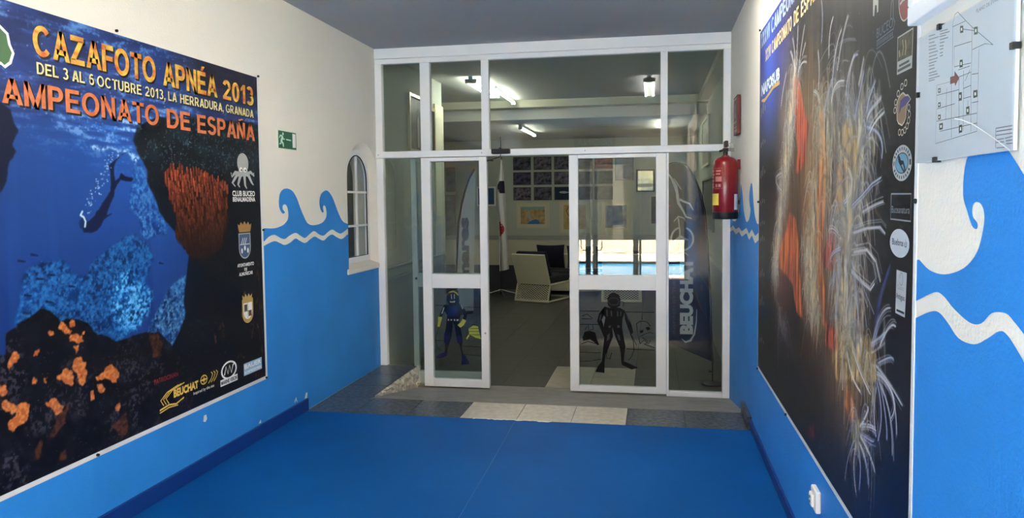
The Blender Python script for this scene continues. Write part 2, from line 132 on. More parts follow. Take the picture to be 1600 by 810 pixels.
T['dv1_white']=[[(0.644,0.594),(0.665,0.588),(0.695,0.597),(0.691,0.581),(0.647,0.579)],[(0.622,0.427),(0.635,0.427),(0.634,0.411),(0.622,0.411)],[(0.647,0.426),(0.663,0.426),(0.663,0.413),(0.647,0.412)],[(0.679,0.428),(0.692,0.428),(0.692,0.411),(0.679,0.41)],[(0.705,0.427),(0.724,0.427),(0.723,0.411),(0.704,0.411)],[(0.655,0.656),(0.661,0.656),(0.666,0.613),(0.658,0.613)],[(0.684,0.656),(0.691,0.656),(0.692,0.613),(0.685,0.613)],[(0.741,0.565),(0.751,0.559),(0.771,0.528),(0.763,0.518)],[(0.583,0.531),(0.593,0.535),(0.572,0.475),(0.563,0.475)]]
T['dv1_line']=[[(0.538,0.351),(0.504,0.25),(0.515,0.163),(0.566,0.127)],[(0.503,0.551),(0.586,0.552)],[(0.776,0.541),(0.939,0.537)],[(0.497,0.225),(0.58,0.227)],[(0.758,0.182),(0.934,0.174)],[(0.757,0.107),(0.82,0.099),(0.933,0.094)],[(0.843,0.382),(0.906,0.377)],[(0.824,0.342),(0.912,0.346)],[(0.821,0.317),(0.918,0.319)],[(0.829,0.289),(0.923,0.287)],[(0.875,0.419),(0.877,0.382)],[(0.89,0.419),(0.892,0.383)],[(0.804,0.307),(0.79,0.245),(0.835,0.233)]]
T['dv2_dark']=[[(2.082,0.647),(2.105,0.686),(2.137,0.698),(2.181,0.682),(2.197,0.638),(2.192,0.582),(2.159,0.563),(2.115,0.562),(2.088,0.586)],[(2.06,0.575),(2.093,0.564),(2.192,0.566),(2.235,0.539),(2.213,0.472),(2.208,0.392),(2.048,0.388),(2.065,0.48),(2.027,0.524)],[(2.06,0.575),(2.01,0.513),(1.993,0.445),(2.01,0.401),(2.048,0.379),(2.043,0.424),(2.032,0.457),(2.054,0.502)],[(2.225,0.55),(2.268,0.473),(2.29,0.418),(2.306,0.352),(2.284,0.329),(2.257,0.395),(2.235,0.461)],[(2.013,0.401),(2.125,0.39),(2.131,0.314),(2.092,0.213),(2.064,0.145),(2.056,0.077),(2.03,0.077),(2.042,0.189),(2.053,0.301)],[(2.125,0.39),(2.208,0.394),(2.226,0.294),(2.238,0.228),(2.229,0.161),(2.223,0.093),(2.201,0.093),(2.196,0.171),(2.185,0.226),(2.152,0.304)],[(2.03,0.088),(2.056,0.077),(2.055,-0.013),(2.019,-0.008),(1.974,-0.006),(1.997,0.047)],[(2.201,0.093),(2.234,0.094),(2.349,0.044),(2.289,0.026),(2.207,0.065)],[(1.864,0.297),(1.882,0.348),(1.926,0.36),(1.976,0.344),(1.99,0.289),(2.009,0.239),(1.994,0.233),(1.964,0.26),(1.931,0.282),(1.87,0.269)],[(2.36,0.369),(2.393,0.376),(2.387,0.353),(2.366,0.347)],[(2.409,0.398),(2.441,0.404),(2.452,0.382),(2.425,0.371)]]
T['dv2_light']=[[(2.071,0.542),(2.082,0.553),(2.087,0.492),(2.076,0.486)],[(2.109,0.537),(2.124,0.537),(2.124,0.492),(2.113,0.487)],[(2.164,0.532),(2.175,0.538),(2.178,0.493),(2.167,0.488)],[(2.194,0.532),(2.205,0.533),(2.2,0.494),(2.192,0.496)],[(2.016,0.496),(2.032,0.513),(2.024,0.457),(2.011,0.446)],[(2.246,0.517),(2.268,0.473),(2.273,0.44),(2.259,0.462)],[(2.081,0.324),(2.101,0.341),(2.101,0.291),(2.075,0.268)],[(2.164,0.337),(2.186,0.327),(2.196,0.277),(2.18,0.282)],[(2.092,0.408),(2.112,0.409),(2.112,0.39),(2.092,0.389)],[(2.167,0.412),(2.188,0.412),(2.188,0.391),(2.167,0.391)]]
T['dv2_line']=[[(1.844,0.532),(2.016,0.532)],[(2.235,0.53),(2.485,0.53)],[(1.843,0.414),(2.004,0.416)],[(1.841,0.167),(2.025,0.166)],[(2.245,0.206),(2.485,0.201)],[(1.841,0.085),(1.936,0.091),(2.025,0.108)],[(2.197,0.621),(2.223,0.616),(2.218,0.577)],[(2.088,0.625),(2.11,0.648),(2.137,0.652),(2.17,0.646),(2.183,0.621),(2.17,0.595),(2.137,0.588),(2.106,0.594),(2.088,0.625)],[(2.333,0.43),(2.366,0.452),(2.42,0.448),(2.452,0.41)],[(2.333,0.43),(2.344,0.33),(2.365,0.253)],[(2.379,0.519),(2.382,0.464)],[(2.366,0.32),(2.409,0.343),(2.452,0.355),(2.479,0.344)],[(2.36,0.253),(2.398,0.287),(2.436,0.255),(2.452,0.288)],[(2.393,0.254),(2.487,0.223)],[(2.382,0.309),(2.431,0.277),(2.409,0.254)],[(2.279,0.34),(2.306,0.274),(2.311,0.196),(2.289,0.14),(2.262,0.106)],[(2.289,0.329),(2.333,0.241)],[(2.08,0.19),(2.069,0.123),(2.102,0.112),(2.119,0.169)],[(1.854,0.465),(1.949,0.461)],[(1.86,0.488),(1.905,0.505),(1.954,0.467)],[(1.853,0.24),(1.914,0.264),(2.009,0.239)],[(1.915,0.41),(1.917,0.365),(1.96,0.372),(1.954,0.411)],[(1.887,0.365),(1.904,0.399)]]
# ------------------------------------------------------------------ helpers
ORG = {}
def s2l(c):
    return tuple((v / 12.92 if v <= 0.04045 else ((v + 0.055) / 1.055) ** 2.4) for v in c)
def rgb(r, g, b):
    return s2l((r / 255, g / 255, b / 255))
MATS = {}
def mat(name, col, rough=0.6, spec=0.5, metal=0.0, bump=0.0, bscale=60.0, var=0.0, vscale=4.0, emit=None, estr=0.0, coat=0.0, col2=None, attr=None, stretch=None):
    if name in MATS: return MATS[name]
    m = bpy.data.materials.new(name); m.use_nodes = True
    nt = m.node_tree; n = nt.nodes; l = nt.links
    b = n['Principled BSDF']
    b.inputs['Base Color'].default_value = (*col, 1)
    b.inputs['Roughness'].default_value = rough
    b.inputs['Specular IOR Level'].default_value = spec
    b.inputs['Metallic'].default_value = metal
    b.inputs['Coat Weight'].default_value = coat
    tc = n.new('ShaderNodeTexCoord'); vec = tc.outputs['Object']
    if stretch:
        mp = n.new('ShaderNodeMapping'); mp.inputs['Scale'].default_value = stretch
        l.new(vec, mp.inputs['Vector']); vec = mp.outputs[0]
    if attr:
        a = n.new('ShaderNodeVertexColor'); a.layer_name = attr
        l.new(a.outputs['Color'], b.inputs['Base Color'])
    elif var > 0 or col2:
        t = n.new('ShaderNodeTexNoise'); t.inputs['Scale'].default_value = vscale; t.inputs['Detail'].default_value = 6
        l.new(vec, t.inputs['Vector'])
        r = n.new('ShaderNodeValToRGB')
        c2 = col2 if col2 else tuple(min(1, c * (1 + var)) for c in col)
        c1 = col if col2 else tuple(c * (1 - var) for c in col)
        r.color_ramp.elements[0].position = 0.35; r.color_ramp.elements[1].position = 0.65
        r.color_ramp.elements[0].color = (*c1, 1); r.color_ramp.elements[1].color = (*c2, 1)
        l.new(t.outputs['Fac'], r.inputs['Fac']); l.new(r.outputs['Color'], b.inputs['Base Color'])
    if bump > 0:
        t2 = n.new('ShaderNodeTexNoise'); t2.inputs['Scale'].default_value = bscale; t2.inputs['Detail'].default_value = 4
        l.new(vec, t2.inputs['Vector'])
        bp = n.new('ShaderNodeBump'); bp.inputs['Strength'].default_value = bump; bp.inputs['Distance'].default_value = 0.01
        l.new(t2.outputs['Fac'], bp.inputs['Height']); l.new(bp.outputs['Normal'], b.inputs['Normal'])
    if emit:
        b.inputs['Emission Color'].default_value = (*emit, 1); b.inputs['Emission Strength'].default_value = estr
    MATS[name] = m
    return m
def glass_mat(name, tint=(0.9, 0.93, 0.92), rough=0.0, ior=1.75):
    if name in MATS: return MATS[name]
    m = bpy.data.materials.new(name); m.use_nodes = True
    nt = m.node_tree; n = nt.nodes; l = nt.links
    n.remove(n['Principled BSDF'])
    tr = n.new('ShaderNodeBsdfTransparent'); tr.inputs['Color'].default_value = (*tint, 1)
    gl = n.new('ShaderNodeBsdfGlossy'); gl.inputs['Roughness'].default_value = rough
    fr = n.new('ShaderNodeFresnel'); fr.inputs['IOR'].default_value = ior
    mx = n.new('ShaderNodeMixShader')
    ge = n.new('ShaderNodeNewGeometry'); iv = n.new('ShaderNodeMath'); iv.operation = 'SUBTRACT'; iv.inputs[0].default_value = 1
    ml = n.new('ShaderNodeMath'); ml.operation = 'MULTIPLY'                # only the outer faces mirror
    l.new(ge.outputs['Backfacing'], iv.inputs[1]); l.new(iv.outputs[0], ml.inputs[0]); l.new(fr.outputs[0], ml.inputs[1])
    l.new(ml.outputs[0], mx.inputs[0]); l.new(tr.outputs[0], mx.inputs[1]); l.new(gl.outputs[0], mx.inputs[2])
    l.new(mx.outputs[0], n['Material Output'].inputs['Surface'])
    MATS[name] = m
    return m

class MB:
    def __init__(s): s.v = []; s.f = []; s.c = None
    def add(s, v, f):
        o = len(s.v); s.v += [tuple(p) for p in v]; s.f += [tuple(i + o for i in q) for q in f]; return s
    def box(s, x0, x1, y0, y1, z0, z1):
        return s.add([(x0,y0,z0),(x1,y0,z0),(x1,y1,z0),(x0,y1,z0),(x0,y0,z1),(x1,y0,z1),(x1,y1,z1),(x0,y1,z1)],
                     [(0,3,2,1),(4,5,6,7),(0,1,5,4),(1,2,6,5),(2,3,7,6),(3,0,4,7)])
    def tube(s, pts, r, n=8, closed=False):
        pts = [Vector(p) for p in pts]; k = len(pts); rr = r if isinstance(r, (list, tuple)) else [r] * k
        v = []; pn = None
        for i, p in enumerate(pts):
            if closed: d = pts[(i + 1) % k] - pts[i - 1]
            else: d = pts[min(i + 1, k - 1)] - pts[max(i - 1, 0)]
            d.normalize()
            if pn is None:
                a = Vector((0, 0, 1)) if abs(d.z) < .9 else Vector((1, 0, 0)); pn = d.cross(a).normalized()
            else:
                pn = (pn - d * pn.dot(d)).normalized()
            b = d.cross(pn)
            for j in range(n):
                t = 2 * math.pi * j / n
                v.append(p + (pn * math.cos(t) + b * math.sin(t)) * rr[i])
        f = []
        for i in range(k if closed else k - 1):
            i2 = (i + 1) % k
            for j in range(n):
                f.append((i * n + j, i * n + (j + 1) % n, i2 * n + (j + 1) % n, i2 * n + j))
        if not closed: f += [tuple(range(n))[::-1], tuple((k - 1) * n + j for j in range(n))]
        return s.add(v, f)
    def lathe(s, prof, cx, cy, n=28):
        v = []; f = []
        for (r, z) in prof:
            for j in range(n):
                t = 2 * math.pi * j / n; v.append((cx + r * math.cos(t), cy + r * math.sin(t), z))
        for i in range(len(prof) - 1):
            for j in range(n): f.append((i*n+j, i*n+(j+1)%n, (i+1)*n+(j+1)%n, (i+1)*n+j))
        f += [tuple(range(n))[::-1], tuple((len(prof)-1)*n+j for j in range(n))]
        return s.add(v, f)
    def poly(s, pts, mp, d=0.0, holes=()):
        loops = [[Vector((a, b, 0)) for a, b in q] for q in (pts, *holes)]
        tri = tessellate_polygon(loops)
        flat = [p for q in loops for p in q]
        return s.add([mp(p.x, p.y, d) for p in flat], tri)
    def slab(s, pts, mp, d0, d1):
        tri = tessellate_polygon([[Vector((a, b, 0)) for a, b in pts]]); n = len(pts)
        s.add([mp(a, b, d0) for a, b in pts] + [mp(a, b, d1) for a, b in pts],
              [t for t in tri] + [tuple(i + n for i in t) for t in tri] + [(i, (i + 1) % n, n + (i + 1) % n, n + i) for i in range(n)])
        return s
    def strip(s, pts, w, mp, d=0.0):
        k = len(pts); v = []
        for i in range(k):
            a = pts[max(i - 1, 0)]; b = pts[min(i + 1, k - 1)]
            dx, dy = b[0] - a[0], b[1] - a[1]; L_ = math.hypot(dx, dy) or 1
            ww = w[i] if isinstance(w, (list, tuple)) else w
            nx, ny = -dy / L_ * ww / 2, dx / L_ * ww / 2
            v += [mp(pts[i][0] + nx, pts[i][1] + ny, d), mp(pts[i][0] - nx, pts[i][1] - ny, d)]
        return s.add(v, [(2*i, 2*i+1, 2*i+3, 2*i+2) for i in range(k - 1)])
    def build(s, name, m, parent=None, bevel=0.0, smooth=False, kind=None):
        org = ORG.get(parent.name, Vector((0, 0, 0))) if parent else Vector((0, 0, 0))
        me = bpy.data.meshes.new(name)
        me.from_pydata([(p[0]-org[0], p[1]-org[1], p[2]-org[2]) for p in s.v], [], s.f)
        me.update()
        import bmesh
        bm = bmesh.new(); bm.from_mesh(me); bmesh.ops.recalc_face_normals(bm, faces=bm.faces); bm.to_mesh(me); bm.free()
        if smooth:
            me.polygons.foreach_set('use_smooth', [True] * len(me.polygons))
        o = bpy.data.objects.new(name, me); C.objects.link(o)
        if m: me.materials.append(m)
        if bevel > 0:
            bv = o.modifiers.new('bevel', 'BEVEL'); bv.width = bevel; bv.segments = 2; bv.limit_method = 'ANGLE'
        if smooth and bevel == 0:
            try:
                es = o.modifiers.new('edges', 'EDGE_SPLIT'); es.split_angle = math.radians(40)
            except Exception: pass
        if parent: o.parent = parent; ORG[o.name] = org
        if kind: o['kind'] = kind
        return o
def tag(o, label, cat, group=None, kind=None):
    o['label'] = label; o['category'] = cat
    if group: o['group'] = group
    if kind: o['kind'] = kind
    return o
def thing(name, label, cat, loc=(0, 0, 0), group=None, kind=None):
    o = bpy.data.objects.new(name, None); C.objects.link(o)
    o.location = loc; o.empty_display_size = 0.1; ORG[o.name] = Vector(loc)
    return tag(o, label, cat, group, kind)
def copy_tree(o, parent=None):
    c = o.copy(); C.objects.link(c); c.parent = parent
    for ch in list(o.children): copy_tree(ch, c)
    return c
# plane maps: (u, v, d) -> world, d = how far the point stands off the surface
def mapL(u, v, d=0): return (d, u, v)
def mapR(u, v, d=0): return (W - d, u, v)
def mapY(y0):
    return lambda u, v, d=0: (u, y0 - d, v)
_G = {}
def glyphs(s, off):
    k = (s, off)
    if k in _G: return _G[k]
    cu = bpy.data.curves.new('t', 'FONT'); cu.body = s; cu.size = 1; cu.offset = off; cu.resolution_u = 3; cu.fill_mode = 'FRONT'
    o = bpy.data.objects.new('t', cu); C.objects.link(o)
    dg = bpy.context.evaluated_depsgraph_get(); dg.update()
    me = o.evaluated_get(dg).to_mesh()
    v = [tuple(p.co[:2]) for p in me.vertices]; f = [tuple(p.vertices) for p in me.polygons]
    o.evaluated_get(dg).to_mesh_clear()
    bpy.data.objects.remove(o); bpy.data.curves.remove(cu)
    _G[k] = (v, f); return v, f
def _ring(cx, cy, rx, ry, a0, a1, tx=.2, ty=.165, n=18):
    v = []
    for i in range(n + 1):
        a = math.radians(a0 + (a1 - a0) * i / n); c, s = math.cos(a), math.sin(a)
        v += [(cx + rx * c, cy + ry * s), (cx + (rx - tx) * c, cy + (ry - ty) * s)]
    return v, [(2 * i, 2 * i + 1, 2 * i + 3, 2 * i + 2) for i in range(n)]
def _r(x0, y0, x1, y1): return [(x0, y0), (x1, y0), (x1, y1), (x0, y1)], [(0, 1, 2, 3)]
def _d(xb, xt, w, y0=0, y1=1): return [(xb, y0), (xb + w, y0), (xt + w, y1), (xt, y1)], [(0, 1, 2, 3)]
_P = [_r(0, 0, .21, 1), _r(.2, .835, .42, 1), _r(.2, .37, .42, .535), _ring(.42, .685, .3, .315, -90, 90)]
_E = [_r(0, 0, .21, 1), _r(.2, .83, .68, 1), _r(.2, .43, .63, .59), _r(.2, 0, .7, .17)]
_N = [_r(0, 0, .2, 1), _r(.58, 0, .78, 1), _d(.54, 0, .24)]
BLOCK = {'A': (.86, [_d(0, .31, .23), _d(.63, .32, .23), _r(.2, .2, .66, .36)]), 'B': (.76, [_r(0, 0, .21, 1), _r(.2, .835, .45, 1), _r(.2, .435, .48, .6), _r(.2, 0, .48, .165), _ring(.44, .718, .27, .282, -90, 90), _ring(.46, .3, .3, .3, -90, 90)]),
    'C': (.84, [_ring(.44, .5, .44, .515, 40, 320)]), 'D': (.8, [_r(0, 0, .21, 1), _r(.2, .835, .36, 1), _r(.2, 0, .36, .165), _ring(.36, .5, .44, .5, -90, 90)]),
    'E': (.7, _E), 'É': (.7, _E + [([(.3, 1.06), (.44, 1.06), (.62, 1.24), (.38, 1.24)], [(0, 1, 2, 3)])]), 'F': (.64, _E[:3]),
    'G': (.88, [_ring(.44, .5, .44, .515, 42, 345), _r(.48, .38, .88, .53), _r(.68, .08, .88, .5)]), 'H': (.78, [_r(0, 0, .21, 1), _r(.57, 0, .78, 1), _r(.2, .43, .58, .59)]),
    'I': (.21, [_r(0, 0, .21, 1)]), 'L': (.66, [_r(0, 0, .21, 1), _r(.2, 0, .66, .17)]), 'M': (.94, [_r(0, 0, .19, 1), _r(.75, 0, .94, 1), _d(.37, .0, .2), _d(.37, .74, .2)]),
    'N': (.78, _N), 'Ñ': (.78, _N + [_r(.2, 1.07, .38, 1.16), _r(.36, 1.1, .44, 1.19), _r(.42, 1.13, .6, 1.22)]), 'O': (.92, [_ring(.46, .5, .46, .515, 0, 360, n=32)]), 'P': (.72, _P),
    'R': (.8, _P + [_d(.55, .28, .25, 0, .42)]), 'S': (.72, [_ring(.36, .725, .34, .29, 25, 275), _ring(.36, .285, .36, .30, 90, -160)]), 'T': (.74, [_r(0, .83, .74, 1), _r(.265, 0, .475, 1)]),
    'U': (.78, [_r(0, .36, .21, 1), _r(.57, .36, .78, 1), _ring(.39, .37, .39, .385, 180, 360)]), 'V': (.84, [_d(.3, 0, .23), _d(.3, .61, .23)]), 'X': (.84, [_d(0, .58, .26), _d(.58, 0, .26)]),
    'Z': (.74, [_r(.02, .83, .72, 1), _r(0, 0, .74, .17), _d(0, .45, .27, .16, .84)]), '0': (.66, [_ring(.33, .5, .33, .515, 0, 360, n=28)]), '1': (.46, [_r(.24, 0, .45, 1), ([(.25, 1), (.04, .8), (.04, .64), (.25, .76)], [(0, 1, 2, 3)])]),
    '2': (.68, [_ring(.33, .69, .33, .32, -15, 165), ([(.0, .16), (.26, .16), (.655, .6), (.43, .58)], [(0, 1, 2, 3)]), _r(0, 0, .68, .17)]), '3': (.68, [_ring(.33, .735, .31, .28, -95, 150), _ring(.33, .285, .35, .30, -150, 95)]),
    '6': (.68, [_ring(.34, .33, .34, .345, 0, 360, n=28), _ring(.36, .5, .36, .515, 55, 200)]), ',': (.2, [_r(0, 0, .2, .2), ([(.08, 0), (.2, 0), (.1, -.2), (0, -.2)], [(0, 1, 2, 3)])])}
def block_glyphs(s, off):
    """bold grotesque capitals drawn from bars and arcs; off fattens them"""
    V, F, x = [], [], 0.0
    for ch in s:
        if ch == ' ': x += .4; continue
        w, parts = BLOCK[ch]
        for v, f in parts:
            o = len(V); V += [(x + a, b) for a, b in v]; F += [tuple(i + o for i in q) for q in f]
        x += w + (.11 if ch not in 'ATV' else .06)
    if off:
        c = np.array(V); out = c.copy()
        for q in F:
            m = c[list(q)].mean(0)
            for i in q: out[i] = c[i] + np.sign(c[i] - m) * off
        V = [tuple(p) for p in out]
    return V, F
def text(mb, s, mp, u0, u1, v0, v1, d=0.0, off=0.02, rot=False, shear=0.0, block=False):
    if block:
        v, f = block_glyphs(s, off); x0 = min(p[0] for p in v); x1 = max(p[0] for p in v)
        return mb.add([mp(u0 + (x - x0) / (x1 - x0) * (u1 - u0), v0 + y * (v1 - v0), d) for x, y in v], f)
    return _text(mb, s, mp, u0, u1, v0, v1, d, off, rot, shear)
def _text(mb, s, mp, u0, u1, v0, v1, d=0.0, off=0.02, rot=False, shear=0.0):
    """lettering fitted to u0..u1 (reading direction) and v0..v1 (cap height)"""
    v, f = glyphs(s, off); hv, _ = glyphs('H', off)
    y0 = min(p[1] for p in hv); y1 = max(p[1] for p in hv); x0 = min(p[0] for p in v); x1 = max(p[0] for p in v)
    o = []
    for x, y in v:
        a = (x - x0) / (x1 - x0); b = (y - y0) / (y1 - y0)
        a2 = u0 + (a) * (u1 - u0) + shear * b; b2 = v0 + b * (v1 - v0)
        o.append(mp(b2, a2, d) if rot else mp(a2, b2, d))
    return mb.add(o, f)
def ell(cx, cy, rx, ry, n=24, a0=0.0, a1=2 * math.pi):
    return [(cx + rx * math.cos(a0 + (a1 - a0) * i / n), cy + ry * math.sin(a0 + (a1 - a0) * i / n)) for i in range(n)]
def curve(pts, k=4):
    """smooth open outline through the points"""
    o = []
    for i in range(len(pts) - 1):
        p0, p1, p2, p3 = pts[max(i - 1, 0)], pts[i], pts[i + 1], pts[min(i + 2, len(pts) - 1)]
        for j in range(k):
            t = j / k
            o.append(tuple(.5 * (2 * p1[c] + (p2[c] - p0[c]) * t + (2 * p0[c] - 5 * p1[c] + 4 * p2[c] - p3[c]) * t * t + (3 * p1[c] - p0[c] - 3 * p2[c] + p3[c]) * t ** 3) for c in (0, 1)))
    return o + [tuple(pts[-1])]
def rect(u0, u1, v0, v1): return [(u0, v0), (u1, v0), (u1, v1), (u0, v1)]

W, H, DROP = 3.112, 2.879, -0.191
# ------------------------------------------------------------------ materials
M_white = mat('white_wall_paint', rgb(234, 230, 219), 0.75, bump=0.25, bscale=90)
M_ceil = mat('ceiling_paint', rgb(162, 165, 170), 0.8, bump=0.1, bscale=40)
M_blue = mat('blue_wall_paint', rgb(42, 138, 222), 0.55, bump=0.25, bscale=90, var=0.05, vscale=3)
M_floor = mat('blue_floor_coating', rgb(6, 84, 156), 0.55, spec=0.14, bump=0.06, bscale=25, var=0.09, vscale=1.6)
M_base = mat('dark_blue_skirting', rgb(8, 55, 130), 0.5)
M_alu = mat('white_lacquered_aluminium', rgb(236, 238, 240), 0.35, bump=0.0)
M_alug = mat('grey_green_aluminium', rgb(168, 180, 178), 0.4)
M_glass = glass_mat('clear_door_glass', (0.86, 0.9, 0.89))
M_gout = glass_mat('pool_door_glass', (0.97, 0.98, 0.98))
M_conc = mat('grey_concrete', rgb(142, 139, 131), 0.55, bump=0.3, bscale=50, var=0.12, vscale=7)
M_slate = mat('dark_slate_tile', rgb(26, 34, 48), 0.32, col2=rgb(100, 106, 114), vscale=30, stretch=(1, 1.6, 1))
M_beige = mat('beige_stone_tile', rgb(186, 178, 162), 0.32, col2=rgb(208, 200, 184), vscale=22)
M_grout = mat('grout', rgb(70, 70, 68), 0.9)
M_black = mat('black_plastic', rgb(16, 17, 19), 0.45)
M_plaster = mat('broken_plaster', rgb(196, 192, 178), 0.9, bump=1.0, bscale=40, var=0.25, vscale=25)
M_whitep = mat('white_print', rgb(236, 236, 232), 0.5)
M_greyp = mat('pale_grey_print', rgb(170, 172, 170), 0.5)
M_blackp = mat('black_print', rgb(14, 15, 18), 0.45)
M_gold = mat('gold_print', rgb(226, 190, 92), 0.5)
M_green = mat('green_sign_print', rgb(12, 96, 62), 0.45)
M_iwall = mat('lobby_wall_paint', rgb(178, 184, 172), 0.8, bump=0.1)
M_icream = mat('lobby_cream_paint', rgb(214, 212, 188), 0.8)
M_iceil = mat('lobby_ceiling_paint', rgb(196, 198, 192), 0.85)
M_louvre = mat('lobby_panelling', rgb(150, 152, 146), 0.6)
M_navy = mat('navy_fabric', rgb(16, 18, 44), 0.85, bump=0.2, bscale=200)
M_dgrey = mat('dark_grey_fabric', rgb(44, 46, 50), 0.9, bump=0.2, bscale=200)
M_cream = mat('cream_woven_resin', rgb(206, 202, 176), 0.6)
M_tube = mat('fluorescent_tube', (1, 1, 1), 0.4, emit=(1.0, 0.96, 0.82), estr=5.0)
M_tubec = mat('corridor_fluorescent_tube', (1, 1, 1), 0.4, emit=(1.0, 0.93, 0.79), estr=11.5)
M_chrome = mat('steel', rgb(170, 172, 175), 0.3, metal=0.9)
# ------------------------------------------------------------------ corridor shell
YB = -7.4
fl = MB().box(0, W, YB, -1.47, -0.3, 0).build('floor', M_floor)
tag(fl, 'glossy bright blue coated corridor floor', 'floor', kind='structure')
MB().strip([(1.548, -1.49), (1.55, -1.66), (1.556, -1.9), (1.562, -2.23), (1.566, -2.6), (1.57, -2.97), (1.565, -3.6), (1.57, -4.6)], [.003, .004, .002, .005, .002, .004, .002, .002],
          lambda a, b, d: (a, b, d), 0.0008).build('joint_line', mat('worn_joint', rgb(34, 98, 164), 0.5), fl)
# left wall with the arched window opening
def arch(y0, y1, z0, top, n=20):
    r = (y1 - y0) / 2; c = (y0 + y1) / 2; zs = top - r * 1.02
    return [(y0, z0), (y1, z0)] + [(c + r * math.cos(math.pi * i / n), zs + (top - zs) * math.sin(math.pi * i / n)) for i in range(n + 1)]
AO = arch(-0.668, -0.008, 0.945, 2.02)
AI = arch(-0.610, -0.10, 0.985, 1.955)
wl = MB()
wl.poly([(YB, -0.3), (0.0, -0.3), (0.0, H), (YB, H)], mapL, 0, holes=(AO,))
wl.poly([(YB, -0.3), (0.0, -0.3), (0.0, H), (YB, H)], mapL, -0.2, holes=(AI,))
n_ = len(AO)
wl.add([mapL(a, b, 0) for a, b in AO] + [mapL(a, b, -0.055) for a, b in AI] + [mapL(a, b, -0.2) for a, b in AI],
       [(i, (i+1) % n_, n_ + (i+1) % n_, n_ + i) for i in range(n_)] + [(n_+i, n_+(i+1) % n_, 2*n_+(i+1) % n_, 2*n_+i) for i in range(n_)])
wall_left = tag(wl.build('wall_left', M_white), 'white upper left wall with arched window opening', 'wall', kind='structure')
# blue paint on the left wall
g = 0.0012
def zig(a0, a1, n, zc, amp):
    return [(a0 + (a1 - a0) * i / n, zc + amp * (1 if i % 2 else -1)) for i in range(n + 1)]
tu, su, sl = curve(T['wl_top']), curve(T['wl_su']), curve(T['wl_sl'])
back_top = [(YB, 1.27), (-5.2, 1.27), (-4.0, 1.29), (-2.4, 1.29)]
back_su = [(YB, 1.2), (-2.4, 1.2)]; back_sl = [(YB, 1.16), (-2.4, 1.16)]
pb = MB()
pb.poly(back_su + su + [(-0.668, su[-1][1])] + [(-0.668, tu[-1][1])] + tu[::-1] + back_top[::-1], mapL, g)
pb.poly([(YB, 0.0)] + [(-0.008, 0.0)] + [(-0.008, 0.905), (-0.70, 0.905), (-0.70, 0.95), (-0.668, 0.95), (-0.668, sl[-1][1])] + sl[::-1] + back_sl[::-1], mapL, g)
pb.poly([(-0.006, 0.0), (0.0, 0.0), (0.0, 1.22), (-0.006, 1.24)], mapL, g)
pb.build('blue_paint', M_blue, wall_left)
MB().strip([(-1.62, 0.105), (-1.60, 0.13), (-1.585, 0.1)], [.012, .02, .008], mapL, .002).build('chipped_patch', M_whitep, wall_left)
ch = MB(); ch.poly([(-2.635, 0.285), (-2.615, 0.278), (-2.60, 0.292), (-2.607, 0.318), (-2.628, 0.318)], mapL, .002)
ch.poly([(-1.475, 0.09), (-1.44, 0.088), (-1.43, 0.125), (-1.455, 0.13)], mapL, .002)
ch.poly([(-2.08, 0.10), (-2.05, 0.095), (-2.055, 0.12)], mapL, .002)
ch.build('chipped_patch', M_whitep, wall_left)
# right wall with the high window opening
WO = rect(-7.2, -4.345, 1.95, 2.80)
wr = MB()
wr.poly([(YB, -0.3), (0.0, -0.3), (0.0, H), (YB, H)], mapR, 0, holes=(WO,))
wr.poly([(YB, -0.3), (0.0, -0.3), (0.0, H), (YB, H)], mapR, -0.2, holes=(WO,))
wr.add([mapR(a, b, 0) for a, b in WO] + [mapR(a, b, -0.2) for a, b in WO], [(i, (i+1) % 4, 4 + (i+1) % 4, 4 + i) for i in range(4)])
wall_right = tag(wr.build('wall_right', M_white), 'white upper right wall beside the fire extinguisher', 'wall', kind='structure')
nt_, nu, nl = curve(T['wn_top']), curve(T['wn_su']), curve(T['wn_sl']); ft, fu, fl_ = curve(T['wf_top'], 3), T['wf_su'], T['wf_sl']
pb = MB()
pb.poly([(YB, 1.25)] + [(-4.9, 1.25)] + nu + fu + [(0.0, fu[-1][1]), (0.0, 1.33)] + ft[::-1] + [(-4.2, 1.33)] + nt_[::-1] + [(-4.95, 1.5), (-5.4, 1.34), (YB, 1.34)], mapR, g)
pb.poly([(YB, 0.0), (0.0, 0.0), (0.0, fl_[-1][1])] + fl_[::-1] + nl[::-1] + [(-4.9, 1.15), (YB, 1.15)], mapR, g)
pb.poly([(YB, -.2), (0, -.2), (0, 0), (YB, 0)], mapR, g)
pb.build('blue_paint', M_blue, wall_right)
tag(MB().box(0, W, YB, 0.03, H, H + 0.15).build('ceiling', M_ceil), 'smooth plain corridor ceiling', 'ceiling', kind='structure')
tag(MB().box(0, 0.018, YB, -1.445, 0, 0.088).build('baseboard_left', M_base, bevel=0.003), 'dark blue skirting board along the left wall', 'skirting', kind='structure')
tag(MB().box(W - 0.014, W, YB, -1.42, 0, 0.06).build('baseboard_right', M_base, bevel=0.003), 'dark blue skirting board along the right wall', 'skirting', kind='structure')
